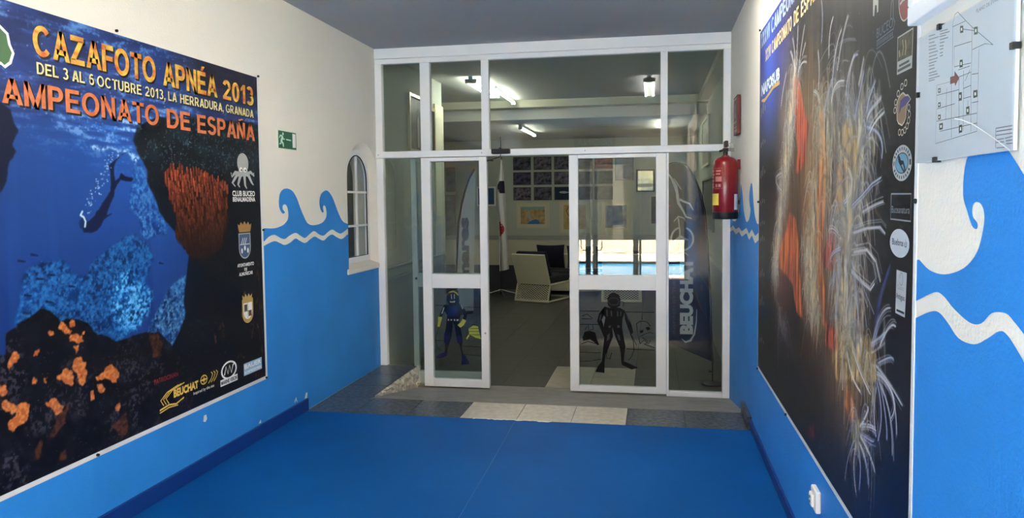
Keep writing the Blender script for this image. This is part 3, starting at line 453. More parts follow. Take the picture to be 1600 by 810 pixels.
# landing tiles, ramp, broken edge
ld = MB().box(0, W, -1.47, -1.08, -0.3, -0.006).box(0, 0.335, -1.08, -0.0, -0.3, -0.006).build('floor_landing', M_grout)
tag(ld, 'strip of dark and beige stone tiles before the doors', 'floor', kind='structure')
xs = [0.003, 0.37, 0.76, 1.152, 1.55, 1.927, 2.296, 2.69, 3.085]
for i in range(8):
    MB().box(xs[i] + .002, xs[i+1] - .002, -1.468, -1.082, -0.02, 0.0).build('tile', M_beige if 3 <= i <= 5 else M_slate, ld, bevel=0.001)
for a, b in ((-1.08, -0.72), (-0.72, -0.36), (-0.36, -0.002)):
    MB().box(0.003, 0.335, a + .002, b - .002, -0.02, 0.0).build('tile', M_slate, ld, bevel=0.001)
MB().box(3.085, W, -1.42, -1.06, -.1, 0.075).build('tile_skirting', M_slate, ld)
fr_ = MB()
random.seed(5)
pts = []
e = [0.9 + 0.3 * i / 24 for i in range(25)]
v = []; N = 26
for i in range(N):                                   # frayed white edge left along the coating
    x = 1.25 + 0.55 * i / (N - 1); h = random.uniform(.004, .02) if random.random() < .7 else .0005
    v += [(x, -1.472 - h, .002), (x, -1.468, .003)]
fr_.add(v, [(2*i, 2*i+1, 2*i+3, 2*i+2) for i in range(N - 1)])
fr_.build('torn_edge', M_whitep, ld)
ramp = MB().add([(0.335, -1.08, 0), (W, -1.08, 0), (W, -0.03, DROP), (0.335, -0.03, DROP), (0.335, -1.08, -.3), (W, -1.08, -.3), (W, -0.03, -.3), (0.335, -0.03, -.3)],
                [(0, 1, 2, 3), (0, 3, 7, 4), (1, 5, 6, 2), (3, 2, 6, 7), (0, 4, 5, 1), (4, 7, 6, 5)])
ramp.box(0.335, W, -0.03, 0.12, -.3, DROP)
tag(ramp.build('floor_ramp', M_conc), 'smooth grey concrete ramp down to the glass doors', 'ramp', kind='structure')
# broken side of the raised tiles
br = MB(); random.seed(3)
N = 22; v = []; K = 5
for i in range(N):
    t = i / (N - 1); y = -1.0 + 0.97 * t; zb = DROP * (y + 1.08) / 1.05
    for k in range(K):
        q = k / (K - 1); z = zb * q - 0.004 * (1 - q)
        x = 0.337 + random.uniform(.0, .03) * (0.3 + t) * (1 if 0 < k else .2)
        v.append((x, y, z))
br.add(v, [(i*K+k, i*K+k+1, (i+1)*K+k+1, (i+1)*K+k) for i in range(N-1) for k in range(K-1)])
br.build('broken_plaster_edge', M_plaster, ld)
# ------------------------------------------------------------------ glazed entrance front
ent = thing('wall_front', 'white aluminium framed glass entrance front', 'glass front', (1.556, 0, DROP), kind='structure')
def bxp(name, m, parent, *b, bevel=0.003):
    return MB().box(*b).build(name, m, parent, bevel=bevel)
bxp('header', M_alu, ent, 0.0, W, -.035, .03, 2.788, H)
bxp('top_rail', M_alu, ent, 0.0, W, -.028, .03, 2.742, 2.786)
bxp('jamb', M_alu, ent, 0.0, .064, -.03, .03, 0.001, 2.742)
bxp('jamb', M_alu, ent, 3.052, W, -.03, .03, DROP, 2.742)
bxp('transom', M_alu, ent, 0.004, W - .004, -.055, .03, 1.898, 1.956)
for a, b in ((.424, .514), (.984, 1.053), (2.538, 2.597)):
    bxp('mullion', M_alu, ent, a, b, -.03, .03, 1.957, 2.741)
bxp('mullion', M_alu, ent, 2.588, 2.606, -.03, .03, DROP, 1.897)
bxp('bottom_rail', M_alu, ent, 2.607, 3.051, -.03, .03, DROP, -.149)
for a, b, c_, d_ in ((.064, .424, 1.957, 2.741), (.514, .984, 1.957, 2.741), (1.053, 2.538, 1.957, 2.741), (2.597, 3.066, 1.957, 2.741), (.064, .42, 0.002, 1.897), (2.606, 3.052, -.149, 1.897)):
    bxp('pane', M_glass, ent, a, b, .002, .008, c_, d_, bevel=0)
for a in (0.03, 0.99, 1.9):
    MB().tube([(a, -.0553, 1.927), (a, -.0575, 1.927)], .004).build('screw', M_black, ent)
def leaf(name, label, x0, x1, sw0, sw1, zb, rb, y0, y1, m, glass_y):
    t = thing(name, label, 'door', ((x0 + x1) / 2, (y0 + y1) / 2, DROP), kind='structure')
    bxp('stile', m, t, x0, x0 + sw0, y0, y1, zb, 1.895)
    bxp('stile', m, t, x1 - sw1, x1, y0, y1, zb, 1.895)
    a, b = x0 + sw0, x1 - sw1
    bxp('top_rail', m, t, a, b, y0, y1, 1.862, 1.895)
    bxp('middle_rail', m, t, a, b, y0, y1, .722, .85)
    bxp('bottom_rail', m, t, a, b, y0, y1, zb, rb)
    up_ = bxp('pane', M_glass, t, a, b, glass_y - .003, glass_y + .003, .85, 1.862, bevel=0)
    lo = bxp('pane', M_glass, t, a, b, glass_y - .003, glass_y + .003, rb, .722, bevel=0)
    return t, up_, lo
d1, _, d1lo = leaf('door_1', 'white left front sliding door leaf with a narrow glass panel', .42, 1.027, .086, .071, -.178, -.107, -.03, .02, M_alu, -.004)
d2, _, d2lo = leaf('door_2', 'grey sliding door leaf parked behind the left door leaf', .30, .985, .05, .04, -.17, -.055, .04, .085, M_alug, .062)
d3, _, d3lo = leaf('door_3', 'white right sliding door leaf reflecting the pool', 1.756, 2.586, .079, .087, -.175, -.123, -.03, .022, M_alu, -.004)
MB().tube([(.335, .038, .80), (.335, .036, .80)], .012).build('lock', M_black, d2)
MB().tube([(.995, -.031, .32), (.995, -.035, .32)], .009, 12).build('lock', M_chrome, d1)
# printed divers on the lower panes
mp1, mp3 = mapY(.0585), mapY(-.0075)
M_dk = mat('diver_ink', rgb(3, 4, 10), 0.6, spec=.2); M_db = mat('diver_blue_ink', rgb(8, 12, 92), 0.6, spec=.2); M_dy = mat('diver_yellow_ink', rgb(214, 206, 70), 0.5); M_dw = mat('diver_white_ink', rgb(200, 205, 205), 0.5); M_dg = mat('diver_grey_ink', rgb(58, 62, 74), 0.6, spec=.2)
def decal(name, m, parent, polys, mp, d, lines=(), lw=.006):
    b = MB()
    for p in polys: b.poly(p, mp, d)
    for p in lines: b.strip(p, lw, mp, d)
    return b.build(name, m, parent)
decal('diver_print', M_dk, d2lo, T['dv1_dark'], mp1, .0002, T['dv1_line'][:6], .005)
decal('diver_print_blue', M_db, d2lo, T['dv1_blue'], mp1, .0005)
decal('diver_print_yellow', M_dy, d2lo, T['dv1_yel'], mp1, .0007)
decal('diver_print_white', M_dw, d2lo, T['dv1_white'], mp1, .0009)
decal('diver_print_lines', M_dk, d2lo, [], mp1, .0011, T['dv1_line'][6:], .005)
decal('diver_print', M_dk, d3lo, T['dv2_dark'], mp3, .0002, T['dv2_line'][:7] + T['dv2_line'][8:], .006)
decal('diver_print_grey', M_dg, d3lo, T['dv2_light'], mp3, .0005, T['dv2_line'][7:8], .008)
# ------------------------------------------------------------------ arched window
wn1 = thing('window_1', 'arched white window with glazing bars beside the wave mural', 'window', (-.06, -.35, .95), kind='structure')
ai2 = arch(-0.560, -0.150, 1.035, 1.905); n_ = len(AI)
fb = MB()
for d in (-.05, -.085):
    fb.add([mapL(a, b, d) for a, b in AI] + [mapL(a, b, d) for a, b in ai2], [(i, (i+1) % n_, n_ + (i+1) % n_, n_ + i) for i in range(n_)])
fb.add([mapL(a, b, -.05) for a, b in ai2] + [mapL(a, b, -.085) for a, b in ai2], [(i, (i+1) % n_, n_ + (i+1) % n_, n_ + i) for i in range(n_)])
fb.build('window_frame', M_alu, wn1)
gs = MB()
for k, (a, b) in enumerate(zip(ai2, ai2[1:] + ai2[:1])):
    pass
gs.tube([mapL(a, b, -.052) for a, b in ai2], .006, 6, closed=True)
gs.build('rubber_seal', M_black, wn1)
pane = MB(); pane.slab(ai2, mapL, -.066, -.07); pane.build('pane', M_glass, wn1)
bar = MB().box(-.066, -.05, -.362, -.344, 1.035, 1.9).build('glazing_bar', M_alu, wn1)
for z in (1.30, 1.59):
    MB().box(-.066, -.05, -.56, -.15, z - .009, z + .009).build('glazing_bar', M_alu, wn1)
MB().box(-.055, .012, -.70, -.008, .905, .945).build('window_sill', M_white, wn1, bevel=.004)
# a dim side room with a drawn curtain behind that window
cur = MB(); v = []; N = 60
for i in range(N):
    y = -.75 + .85 * i / (N - 1); x = -.30 + .02 * math.sin(i * 0.9) + .008 * math.sin(i * 2.3)
    v += [(x, y, .6), (x, y, 2.3)]
cur.add(v, [(2*i, 2*i+2, 2*i+3, 2*i+1) for i in range(N - 1)])
tag(cur.build('curtain', mat('curtain_cloth', rgb(128, 132, 130), .9), smooth=True), 'pale grey curtain hanging behind the arched window', 'curtain')
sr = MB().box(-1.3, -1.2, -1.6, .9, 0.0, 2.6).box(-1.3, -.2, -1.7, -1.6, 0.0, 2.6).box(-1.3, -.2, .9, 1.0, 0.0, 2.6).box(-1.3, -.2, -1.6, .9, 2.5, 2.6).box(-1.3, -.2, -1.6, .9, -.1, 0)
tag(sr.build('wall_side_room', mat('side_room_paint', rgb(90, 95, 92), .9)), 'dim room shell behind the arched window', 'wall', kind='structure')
# ------------------------------------------------------------------ high window in the right wall
wn2 = thing('window_2', 'white framed high window above the evacuation plan', 'window', (W, -5.3, 1.91), kind='structure')
a, b, c_, d_ = -7.24, -4.305, 1.91, 2.84
for q in ((a, b, c_, c_ + .045), (a, b, d_ - .045, d_), (a, a + .045, c_ + .045, d_ - .045), (b - .04, b, c_ + .045, d_ - .045), (-5.80, -5.75, c_ + .045, d_ - .045)):
    MB().box(W - .028, W + .02, q[0], q[1], q[2], q[3]).build('frame_bar', M_alu, wn2, bevel=.004)
for q in ((-7.195, -5.80), (-5.75, -4.345)):
    MB().box(W - .004, W + .002, q[0], q[1], c_ + .045, d_ - .045).build('pane', M_gout, wn2)
# ------------------------------------------------------------------ pool side behind the camera
wb = MB()
wb.box(-.2, W + .2, YB - .15, YB, 2.32, H + .15).box(-.2, .40, YB - .15, YB, -.3, 2.32).box(W - .02, W + .2, YB - .15, YB, -.3, 2.32)
tag(wb.build('wall_back', M_white), 'white wall around the glass doors to the pool', 'wall', kind='structure')
M_gst = mat('pool_door_aluminium', rgb(196, 200, 194), .45)
for nm, lab, x0, x1, hx in (('door_4', 'left glass leaf of the doors out to the pool', .42, 1.285, 1.16), ('door_5', 'right glass leaf of the doors out to the pool', 1.325, 2.19, 1.455)):
    t = thing(nm, lab, 'door', ((x0 + x1) / 2, YB - .05, 0), kind='structure')
    bxp('stile', M_gst, t, x0, x0 + .095, YB - .08, YB - .03, .01, 2.25)
    bxp('stile', M_gst, t, x1 - .1, x1, YB - .08, YB - .03, .01, 2.25)
    bxp('rail', M_gst, t, x0 + .095, x1 - .1, YB - .08, YB - .03, 2.17, 2.25)
    bxp('rail', M_gst, t, x0 + .095, x1 - .1, YB - .08, YB - .03, .01, .05)
    bxp('pane', M_gout, t, x0 + .095, x1 - .1, YB - .058, YB - .052, .05, 2.17, bevel=0)
    s = -1 if hx < 1.3 else 1
    MB().tube([(hx + s * -.04, YB - .03, .86), (hx + s * -.04, YB + .03, .86), (hx + s * .03, YB + .035, .85), (hx + s * .05, YB + .035, .8), (hx + s * .05, YB + .035, .6), (hx + s * .03, YB + .035, .55), (hx + s * -.04, YB + .03, .54), (hx + s * -.04, YB - .03, .54)], .011).build('handle', M_black, t)
wn3 = thing('window_3', 'fixed side pane beside the pool doors', 'window', (1.556, YB - .05, 0), kind='structure')
bxp('frame_bar', M_gst, wn3, .40, W - .02, YB - .1, YB - .02, 2.26, 2.32)
for x in (2.2, 3.04):
    bxp('frame_bar', M_gst, wn3, x, x + .045, YB - .09, YB - .02, .01, 2.26)
bxp('pane', M_gout, wn3, 2.245, 3.04, YB - .058, YB - .052, .01, 2.26, bevel=0)
nt1 = thing('paper_notice', 'white paper notice taped to the pool door glass', 'notice', (1.75, YB - .045, 1.02))
MB().box(1.60, 1.90, YB - .050, YB - .0485, 1.02, 1.39).build('sheet', M_whitep, nt1)
sg = thing('pool_sign', 'grey sign reading PISCINA above the pool doors', 'sign', (1.36, YB + .01, 2.5))
MB().box(.98, 1.76, YB, YB + .02, 2.5, 2.72).build('board', mat('grey_sign_board', rgb(110, 112, 112), .5), sg, bevel=.003)
text(MB(), 'PISCINA', lambda u, v, d: (u, YB + .021, v), 1.70, 1.04, 2.55, 2.66, off=.01).build('lettering', M_whitep, sg)
M_deck = mat('pale_deck_stone', rgb(214, 202, 190), .7, var=.06, vscale=3)
dk = MB().box(-9, 12, -8.35, YB - .15, -.3, -.02).box(-9, 12, -15.5, -11.75, -.3, -.02).box(-9, -6, -11.75, -8.35, -.3, -.02).box(9, 12, -11.75, -8.35, -.3, -.02)
tag(dk.build('pool_deck', M_deck), 'pale sunlit stone deck around the pool', 'deck', kind='structure')
po = thing('swimming_pool', 'blue outdoor swimming pool behind the photographer', 'pool', (1.5, -10, -1.4), kind='structure')
M_ptile = mat('pool_tile', rgb(70, 160, 215), .5)
MB().box(-6, 9, -11.75, -8.35, -1.5, -1.4).box(-6.1, -6, -11.75, -8.35, -1.4, -.05).box(9, 9.1, -11.75, -8.35, -1.4, -.05).box(-6, 9, -11.85, -11.75, -1.4, -.05).box(-6, 9, -8.35, -8.25, -1.4, -.05).build('basin', M_ptile, po)
MB().box(-6, 9, -11.75, -8.35, -.12, -.1).build('water', mat('pool_water', rgb(62, 150, 205), .12, bump=.6, bscale=5, var=.15, vscale=2), po)
fw_ = thing('pool_house', 'low shaded pool house beyond the water', 'building', (1.5, -16, 0))
MB().box(-9, 12, -16.5, -15.5, -.3, 3.2).build('wall', mat('pool_house_paint', rgb(88, 92, 88), .9), fw_)
MB().box(-9.3, 12.3, -16.7, -15.2, 3.2, 3.4).build('roof', mat('pool_house_roof', rgb(170, 150, 130), .8), fw_)
for i in range(9):
    MB().box(-7.5 + 2.2 * i, -7.2 + 2.2 * i, -15.0, -14.7, -.02, 3.2).build('column', mat('pool_house_column', rgb(110, 112, 106), .8), fw_)
    MB().box(-6.8 + 2.2 * i, -5.9 + 2.2 * i, -15.5, -15.46, .0, 2.1).build('door_panel', mat('pool_house_door', rgb(40, 50, 66), .6), fw_)
MB().box(-9, 12, -14.3, -14.1, .0, .35).build('low_wall', M_white, fw_)
tag(MB().box(-30, 30, -60, -16.7, -.35, -.3).build('ground', mat('ground', rgb(120, 125, 90), .9)), 'grassy ground beyond the pool house', 'ground', kind='structure')
# ------------------------------------------------------------------ lobby behind the glass
IF = MB().box(-3.2, 3.2, .12, 7.2, -.3, DROP - .004).build('floor_lobby', M_grout)
tag(IF, 'dark grey tiled lobby floor behind the doors', 'floor', kind='structure')
M_lt = mat('lobby_dark_tile', rgb(58, 60, 60), .28, col2=rgb(84, 84, 80), vscale=26, stretch=(1, 3, 1))
M_lb = mat('lobby_beige_tile', rgb(178, 170, 152), .3, col2=rgb(192, 184, 166), vscale=12)
tm = {}
x = 1.505 - 0.4 * 8; k = 0
for i in range(13):
    for j in range(17):
        x0 = 1.505 - 0.4 * 8 + 0.4 * i; y0 = .13 + .41 * j
        b_ = j <= 2 and 8 <= i <= 9 and not (j == 2)
        key = b_
        if key not in tm:
            o = MB().box(.002, .398, .002, .408, -.01, 0).build('tile', M_lb if b_ else M_lt, None)
            tm[key] = o.data; C.objects.unlink(o); bpy.data.objects.remove(o)
        o = bpy.data.objects.new('tile', tm[key]); C.objects.link(o); o.parent = IF; o.location = (x0, y0, DROP)
ilw = MB().box(-.2, 0, .06, 2.02, DROP, 2.9).build('wall_lobby_left', M_iwall)
tag(ilw, 'grey green lobby wall left of the doors', 'wall', kind='structure')
MB().box(0, .02, 1.70, 2.02, .88, 2.62).build('pilaster', M_icream, ilw)
lv = MB()
for i in range(36):
    z = DROP + .01 + .0262 * i
    lv.add([(.004, .06, z), (.02, .06, z), (.02, 2.02, z), (.004, 2.02, z), (.012, .06, z + .024), (.012, 2.02, z + .024)], [(0, 1, 2, 3), (1, 4, 5, 2), (4, 0, 3, 5), (0, 4, 1), (3, 2, 5)])
lv.build('wainscot_slats', M_louvre, ilw, kind='stuff')
MB().box(.0, .03, .06, 2.02, .765, .785).box(.0, .034, .06, 2.02, .862, .884).build('dado_rail', M_louvre, ilw)
tag(MB().box(-3.2, -.2, 1.9, 2.02, DROP, 2.9).build('wall_lobby_return', M_iwall), 'lobby wall turning left behind the pilaster', 'wall', kind='structure')
ibw = MB().box(-3.2, 3.4, 7.1, 7.25, DROP, 2.9).build('wall_lobby_back', M_iwall)
tag(ibw, 'grey green back wall of the lobby hung with pictures', 'wall', kind='structure')
MB().box(-3.2, 3.16, 7.085, 7.1, .28, .77).build('lower_panel', mat('lobby_lower_paint', rgb(196, 192, 170), .8), ibw)
MB().box(-3.2, 3.16, 7.07, 7.1, .765, .85).build('dado_rail', M_louvre, ibw)
MB().box(-3.2, 3.16, 7.07, 7.1, DROP, .28).build('dark_skirting', mat('dark_skirting', rgb(48, 52, 60), .6), ibw)
irw = MB().box(3.2, 3.4, .05, 7.25, DROP, 2.9).build('wall_lobby_right', M_iwall)
tag(irw, 'pale grey lobby wall right of the doors', 'wall', kind='structure')
MB().box(3.175, 3.2, .05, 7.1, DROP, .75).build('lower_panel', M_louvre, irw)
MB().box(3.16, 3.2, .05, 7.1, .75, .80).build('dado_rail', M_iwall, irw)
MB().box(3.08, 3.2, .05, 7.1, 2.82, 2.9).build('cornice', M_icream, irw)
tag(MB().box(W, 3.2, .0, .06, DROP, 2.9).build('wall_lobby_corner', M_iwall), 'narrow wall end behind the right door jamb', 'wall', kind='structure')
tag(MB().box(-3.35, -3.2, 1.9, 7.25, DROP, 2.9).build('wall_lobby_far_left', M_iwall), 'far left wall of the lobby', 'wall', kind='structure')
ic = MB().box(-3.2, 3.4, .03, 3.7, 2.9, 3.0).build('ceiling_lobby', M_iceil)
tag(ic, 'grey lobby ceiling with a stepped beam', 'ceiling', kind='structure')
MB().box(-3.2, 3.2, 3.62, 3.8, 2.80, 2.95).build('beam_moulding', M_icream, ic)
MB().box(-3.2, 3.2, 3.8, 7.1, 2.65, 2.95).build('lowered_ceiling', M_iceil, ic)
# fluorescent lamps
def lamp(label, x, y0, y1, z, tubes, mt=None):
    t = thing('fluorescent_lamp', label, 'lamp', (x, (y0 + y1) / 2, z))
    hw = .03 if len(tubes) == 1 else .065
    MB().box(x - .025, x + .025, y0, y1, z - .035, z).build('body', M_alug, t, bevel=.004)
    for dx in tubes:
        MB().tube([(x + dx, y0 + .04, z - .055), (x + dx, y1 - .04, z - .055)], .014, 10).build('tube', mt or M_tube, t, smooth=True)
    for yy in (y0 + .01, y1 - .04):
        MB().box(x - hw, x + hw, yy, yy + .03, z - .075, z - .03).build('end_holder', M_alug, t)
lamp('twin tube fluorescent lamp above the left doors', .46, 1.62, 2.86, 2.9, (-.05, .05))
lamp('single tube fluorescent lamp behind the left twin lamp', .57, 2.3, 3.55, 2.9, (.02,))
lamp('twin tube fluorescent lamp on the corridor ceiling near the right wall', 2.43, -3.10, -1.86, H, (-.045, .045), M_tubec)
lamp('single tube fluorescent lamp on the lowered ceiling, left', .50, 4.4, 5.7, 2.65, (.0,))
lamp('fluorescent lamp on the lowered ceiling, half hidden by a mullion', 2.64, 4.25, 5.5, 2.65, (-.03,))
# ------------------------------------------------------------------ printed posters (colour print on a fine grid)
class Print:
    def __init__(s, u, v, seed):
        s.u1, s.v1 = np.array(u), np.array(v)
        s.U, s.V = np.meshgrid(s.u1, s.v1)
        s.c = np.zeros(s.U.shape + (3,)); s.rng = np.random.RandomState(seed)
    def noise(s, su, sv=None, octv=4, seed=0, gain=.5, U=None, V=None):
        sv = sv or su; U = s.U if U is None else U; V = s.V if V is None else V
        out = np.zeros(U.shape); amp = 1; tot = 0
        for o in range(octv):
            r = np.random.RandomState(seed * 97 + o * 13 + 1); L_ = r.rand(128, 128)
            x = U / su * 2 ** o + 37.3 * o + 50; y = V / sv * 2 ** o + 17.7 * o + 50
            xi = np.floor(x).astype(int); yi = np.floor(y).astype(int); fx = x - xi; fy = y - yi
            fx = fx * fx * (3 - 2 * fx); fy = fy * fy * (3 - 2 * fy)
            a = L_[yi % 128, xi % 128]; b = L_[yi % 128, (xi + 1) % 128]; c = L_[(yi + 1) % 128, xi % 128]; d = L_[(yi + 1) % 128, (xi + 1) % 128]
            out += amp * ((a * (1 - fx) + b * fx) * (1 - fy) + (c * (1 - fx) + d * fx) * fy); tot += amp; amp *= gain
        return out / tot
    def inside(s, poly, rag=0.0, sc=.05, seed=1):
        U, V = s.U, s.V
        if rag:
            U = U + (s.noise(sc, octv=4, seed=seed) - .5) * 2 * rag; V = V + (s.noise(sc, octv=4, seed=seed + 50) - .5) * 2 * rag
        m = np.zeros(U.shape, bool); n = len(poly)
        for i in range(n):
            x0, y0 = poly[i]; x1, y1 = poly[(i + 1) % n]
            if y0 == y1: continue
            t = (V - y0) / (y1 - y0)
            m ^= (((y0 > V) != (y1 > V)) & (U < x0 + t * (x1 - x0)))
        return m
    def soft(s, m, k=2):
        a = m.astype(float)
        for _ in range(k):
            b = a.copy(); b[1:] += a[:-1]; b[:-1] += a[1:]; b[:, 1:] += a[:, :-1]; b[:, :-1] += a[:, 1:]; a = b / 5
            a[0] *= 5 / 4; a[-1] *= 5 / 4; a[:, 0] *= 5 / 4; a[:, -1] *= 5 / 4
        return np.clip(a, 0, 1)
    def lay(s, a, col):
        col = np.asarray(col, float)
        if col.max() > 1.5: col = col / 255
        a = a[..., None]; s.c = s.c * (1 - a) + col * a
    def stroke(s, pts, w0, w1, col, al0, al1):
        pts = np.array(pts, float)
        t = np.linspace(0, 1, 5 * (len(pts) - 1) + 1)      # smooth the path
        k = np.linspace(0, 1, len(pts))
        if len(pts) == 3:
            P = np.outer((1 - t) ** 2, pts[0]) + np.outer(2 * t * (1 - t), 2 * pts[1] - .5 * (pts[0] + pts[2])) + np.outer(t ** 2, pts[2])
        else:
            P = np.stack([np.interp(t, k, pts[:, 0]), np.interp(t, k, pts[:, 1])], 1)
        mw = max(w0, w1) * 1.5 + .004
        i0, i1 = np.searchsorted(s.v1, [P[:, 1].min() - mw, P[:, 1].max() + mw]); j0, j1 = np.searchsorted(s.u1, [P[:, 0].min() - mw, P[:, 0].max() + mw])
        if i1 <= i0 or j1 <= j0: return
        U = s.U[i0:i1, j0:j1]; V = s.V[i0:i1, j0:j1]; A = np.zeros(U.shape)
        for q in range(len(P) - 1):
            a, b = P[q], P[q + 1]; d = b - a; L2 = (d ** 2).sum() + 1e-12
            h = np.clip(((U - a[0]) * d[0] + (V - a[1]) * d[1]) / L2, 0, 1)
            ds = np.hypot(U - a[0] - h * d[0], V - a[1] - h * d[1])
            tt = (q + h) / (len(P) - 1); w = w0 + (w1 - w0) * tt; al = al0 + (al1 - al0) * tt
            A = np.maximum(A, al * np.clip(1.25 - ds / (w * .5 + .0006), 0, 1))
        A = A[..., None]; col = np.asarray(col, float)
        if col.max() > 1.5: col = col / 255
        s.c[i0:i1, j0:j1] = s.c[i0:i1, j0:j1] * (1 - A) + col * A
    def dots(s, n, box, r0, r1, col, al):
        for _ in range(n):
            p = (s.rng.uniform(box[0], box[1]), s.rng.uniform(box[2], box[3])); r = s.rng.uniform(r0, r1)
            s.stroke([p, (p[0] + r * .3, p[1])], r, r, col, al, al)
    def mesh(s, name, mp, d, parent, m):
        nv, nu = s.U.shape; org = ORG[parent.name]
        p = np.array(mp(0, 0, d)); pu = np.array(mp(1, 0, d)) - p; pv = np.array(mp(0, 1, d)) - p
        co = p + s.U[..., None] * pu + s.V[..., None] * pv - np.array(org)
        me = bpy.data.meshes.new(name)
        idx = np.arange(nv * nu).reshape(nv, nu)
        q = np.stack([idx[:-1, :-1], idx[:-1, 1:], idx[1:, 1:], idx[1:, :-1]], -1).reshape(-1, 4)
        nrm = np.cross(pu, pv); want = np.array(mp(0, 0, d + 1)) - p
        if nrm.dot(want) < 0: q = q[:, ::-1]
        me.vertices.add(nv * nu); me.vertices.foreach_set('co', co.reshape(-1).astype(np.float32))
        me.loops.add(q.size); me.loops.foreach_set('vertex_index', q.reshape(-1).astype(np.int32))
        me.polygons.add(len(q)); me.polygons.foreach_set('loop_start', np.arange(0, q.size, 4, dtype=np.int32))
        try: me.polygons.foreach_set('loop_total', np.full(len(q), 4, dtype=np.int32))
        except Exception: pass
        me.update(calc_edges=True)
        c = np.clip(s.c, 0, 1); lin = np.where(c <= .04045, c / 12.92, ((c + .055) / 1.055) ** 2.4)
        at = me.color_attributes.new('print', 'FLOAT_COLOR', 'POINT')
        at.data.foreach_set('color', np.concatenate([lin, np.ones(lin.shape[:2] + (1,))], -1).reshape(-1).astype(np.float32))
        o = bpy.data.objects.new(name, me); C.objects.link(o); me.materials.append(m); o.parent = parent
        return o
M_print = mat('poster_print', (1, 1, 1), 0.45, spec=0.3, attr='print')
def grow(a, b, n, k):
    """n steps from a to b, steps shrinking towards a by the factor k"""
    t = np.linspace(0, 1, n); return a + (b - a) * (np.exp(t * math.log(k)) - 1) / (k - 1)

# ---- left poster
PL = thing('poster', 'large underwater poster of a freediver titled CAZAFOTO APNÉA 2013', 'poster', (0, -3.0, .36))
y0, y1, z0, z1 = -4.1, -1.985, .384, 2.299
MB().box(.0005, .003, y0 - .012, y1 + .024, z0 - .022, z1 + .002).build('backing_sheet', mat('poster_white_margin', rgb(224, 226, 226), .5), PL)
P = Print(grow(y0, y1, 600, 2.2), np.linspace(z0, z1, 560), 4)
U, V = P.U, P.V
n1 = P.noise(.5, .12, 5, 3); n2 = P.noise(.09, .02, 4, 5); n3 = P.noise(.05, octv=4, seed=9); n4 = P.noise(.02, octv=3, seed=12)
ridge = lambda n: 1 - np.abs(2 * n - 1)
nf = P.noise(.012, octv=3, seed=61); nr = ridge(P.noise(.045, octv=4, seed=63, gain=.6)); nh = P.noise(.16, octv=4, seed=65)
hgt = (V - z0) / (z1 - z0)
P.c[:] = np.stack([.08 + .05 * hgt, .21 + .06 * hgt, .48 + .05 * hgt], -1)
glow = np.exp(-(((U + 2.95) / .6) ** 2 + ((V - 1.72) / .42) ** 2)); P.lay(.6 * glow, (38, 96, 190))
P.lay(np.clip((1.35 - V) * 1.1, 0, .7) * np.clip((-3.2 - U) * 1.5 + .3, 0, 1), (12, 40, 104))
rays = np.clip(P.noise(.09, 1.5, 3, 21) - .5, 0, 1) * np.clip((2.0 - V) * 2, 0, 1); P.lay(rays * .35, (80, 140, 220))
# water surface seen from below
surf = np.clip((V - 1.78) / .16, 0, 1)
P.lay(surf * .8, (40, 58, 118))
P.lay(surf * np.clip((n2 - .5) * 3, 0, .6), (72, 104, 180)); P.lay(surf * np.clip((n2 * .6 + nf * .4 - .6) * 6, 0, .7), (120, 160, 220))
P.lay(surf * np.clip((.48 - n1) * 4, 0, .7), (30, 40, 82))
near = np.exp(-(((U + 2.98) / .5) ** 2 + ((V - 1.86) / .12) ** 2)); P.lay(near * np.clip((n2 - .42) * 4, 0, .8), (60, 132, 226)); P.lay(near * np.clip((n2 * .6 + nf * .4 - .56) * 8, 0, .9), (176, 214, 246))
far = np.exp(-(((U + 3.15) / .5) ** 2 + ((V - 2.26) / .06) ** 2)); P.lay(far * np.clip((n2 * .6 + nf * .4 - .5) * 6, 0, .7), (80, 150, 220))
P.lay(np.clip((V - 2.0) / .2, 0, 1) * np.clip((U + 2.9) / .4, 0, 1) * (.6 + .4 * n1), (26, 24, 34))
P.lay(np.clip((V - 2.05) / .2, 0, 1) * np.clip((U + 2.7) / .4, 0, 1) * np.clip((n3 - .5) * 4, 0, .45), (64, 46, 48))
P.dots(60, (-3.8, -2.6, 1.85, 2.28), .003, .008, (190, 210, 240), .6)
def rock(poly, rag, sc, seed, soft, dark, mid, hi, shi):
    a = P.soft(P.inside(poly, rag, sc, seed), soft)
    P.lay(a, dark); P.lay(a * np.clip((nh - .3) * 2.2, 0, .9), mid)
    P.lay(a * np.clip((.62 - nr) * 1.3, 0, .7), dark); P.lay(a * np.clip((nr * .5 + nf * .5 - .5) * 2.2, 0, shi), hi); P.lay(a * np.clip((nf - .72) * 6, 0, shi * .7), hi)
    return a
a = P.soft(P.inside(T['lp_leftrock'], .015, .06, 2)); P.lay(a, (14, 22, 48))
rock(T['lp_mid'], .012, .05, 6, 4, (14, 54, 126), (26, 84, 168), (84, 150, 214), .7)
rock(T['lp_mound'], .02, .07, 7, 7, (8, 38, 88), (14, 74, 146), (50, 132, 202), .6)
b = P.soft(P.inside(T['lp_bright'], .03, .08, 8), 22); P.lay(b * np.clip((nr * .4 + nf * .6 - .36) * 2, 0, .8), (36, 134, 212)); P.lay(b * np.clip((nf * .6 + nr * .4 - .58) * 3.5, 0, .8), (120, 194, 240))
a = P.soft(P.inside(T['lp_big'], .012, .08, 10), 3); P.lay(a, (8, 13, 24))
deep = np.exp(-(((U + 2.86) / .16) ** 2 + ((V - 1.18) / .3) ** 2)); P.lay(a * deep * .6, (8, 30, 66))
P.lay(a * np.clip((V - 1.55) / .3, 0, 1) * np.clip((n3 - .4) * 3, 0, .65), (26, 50, 60))
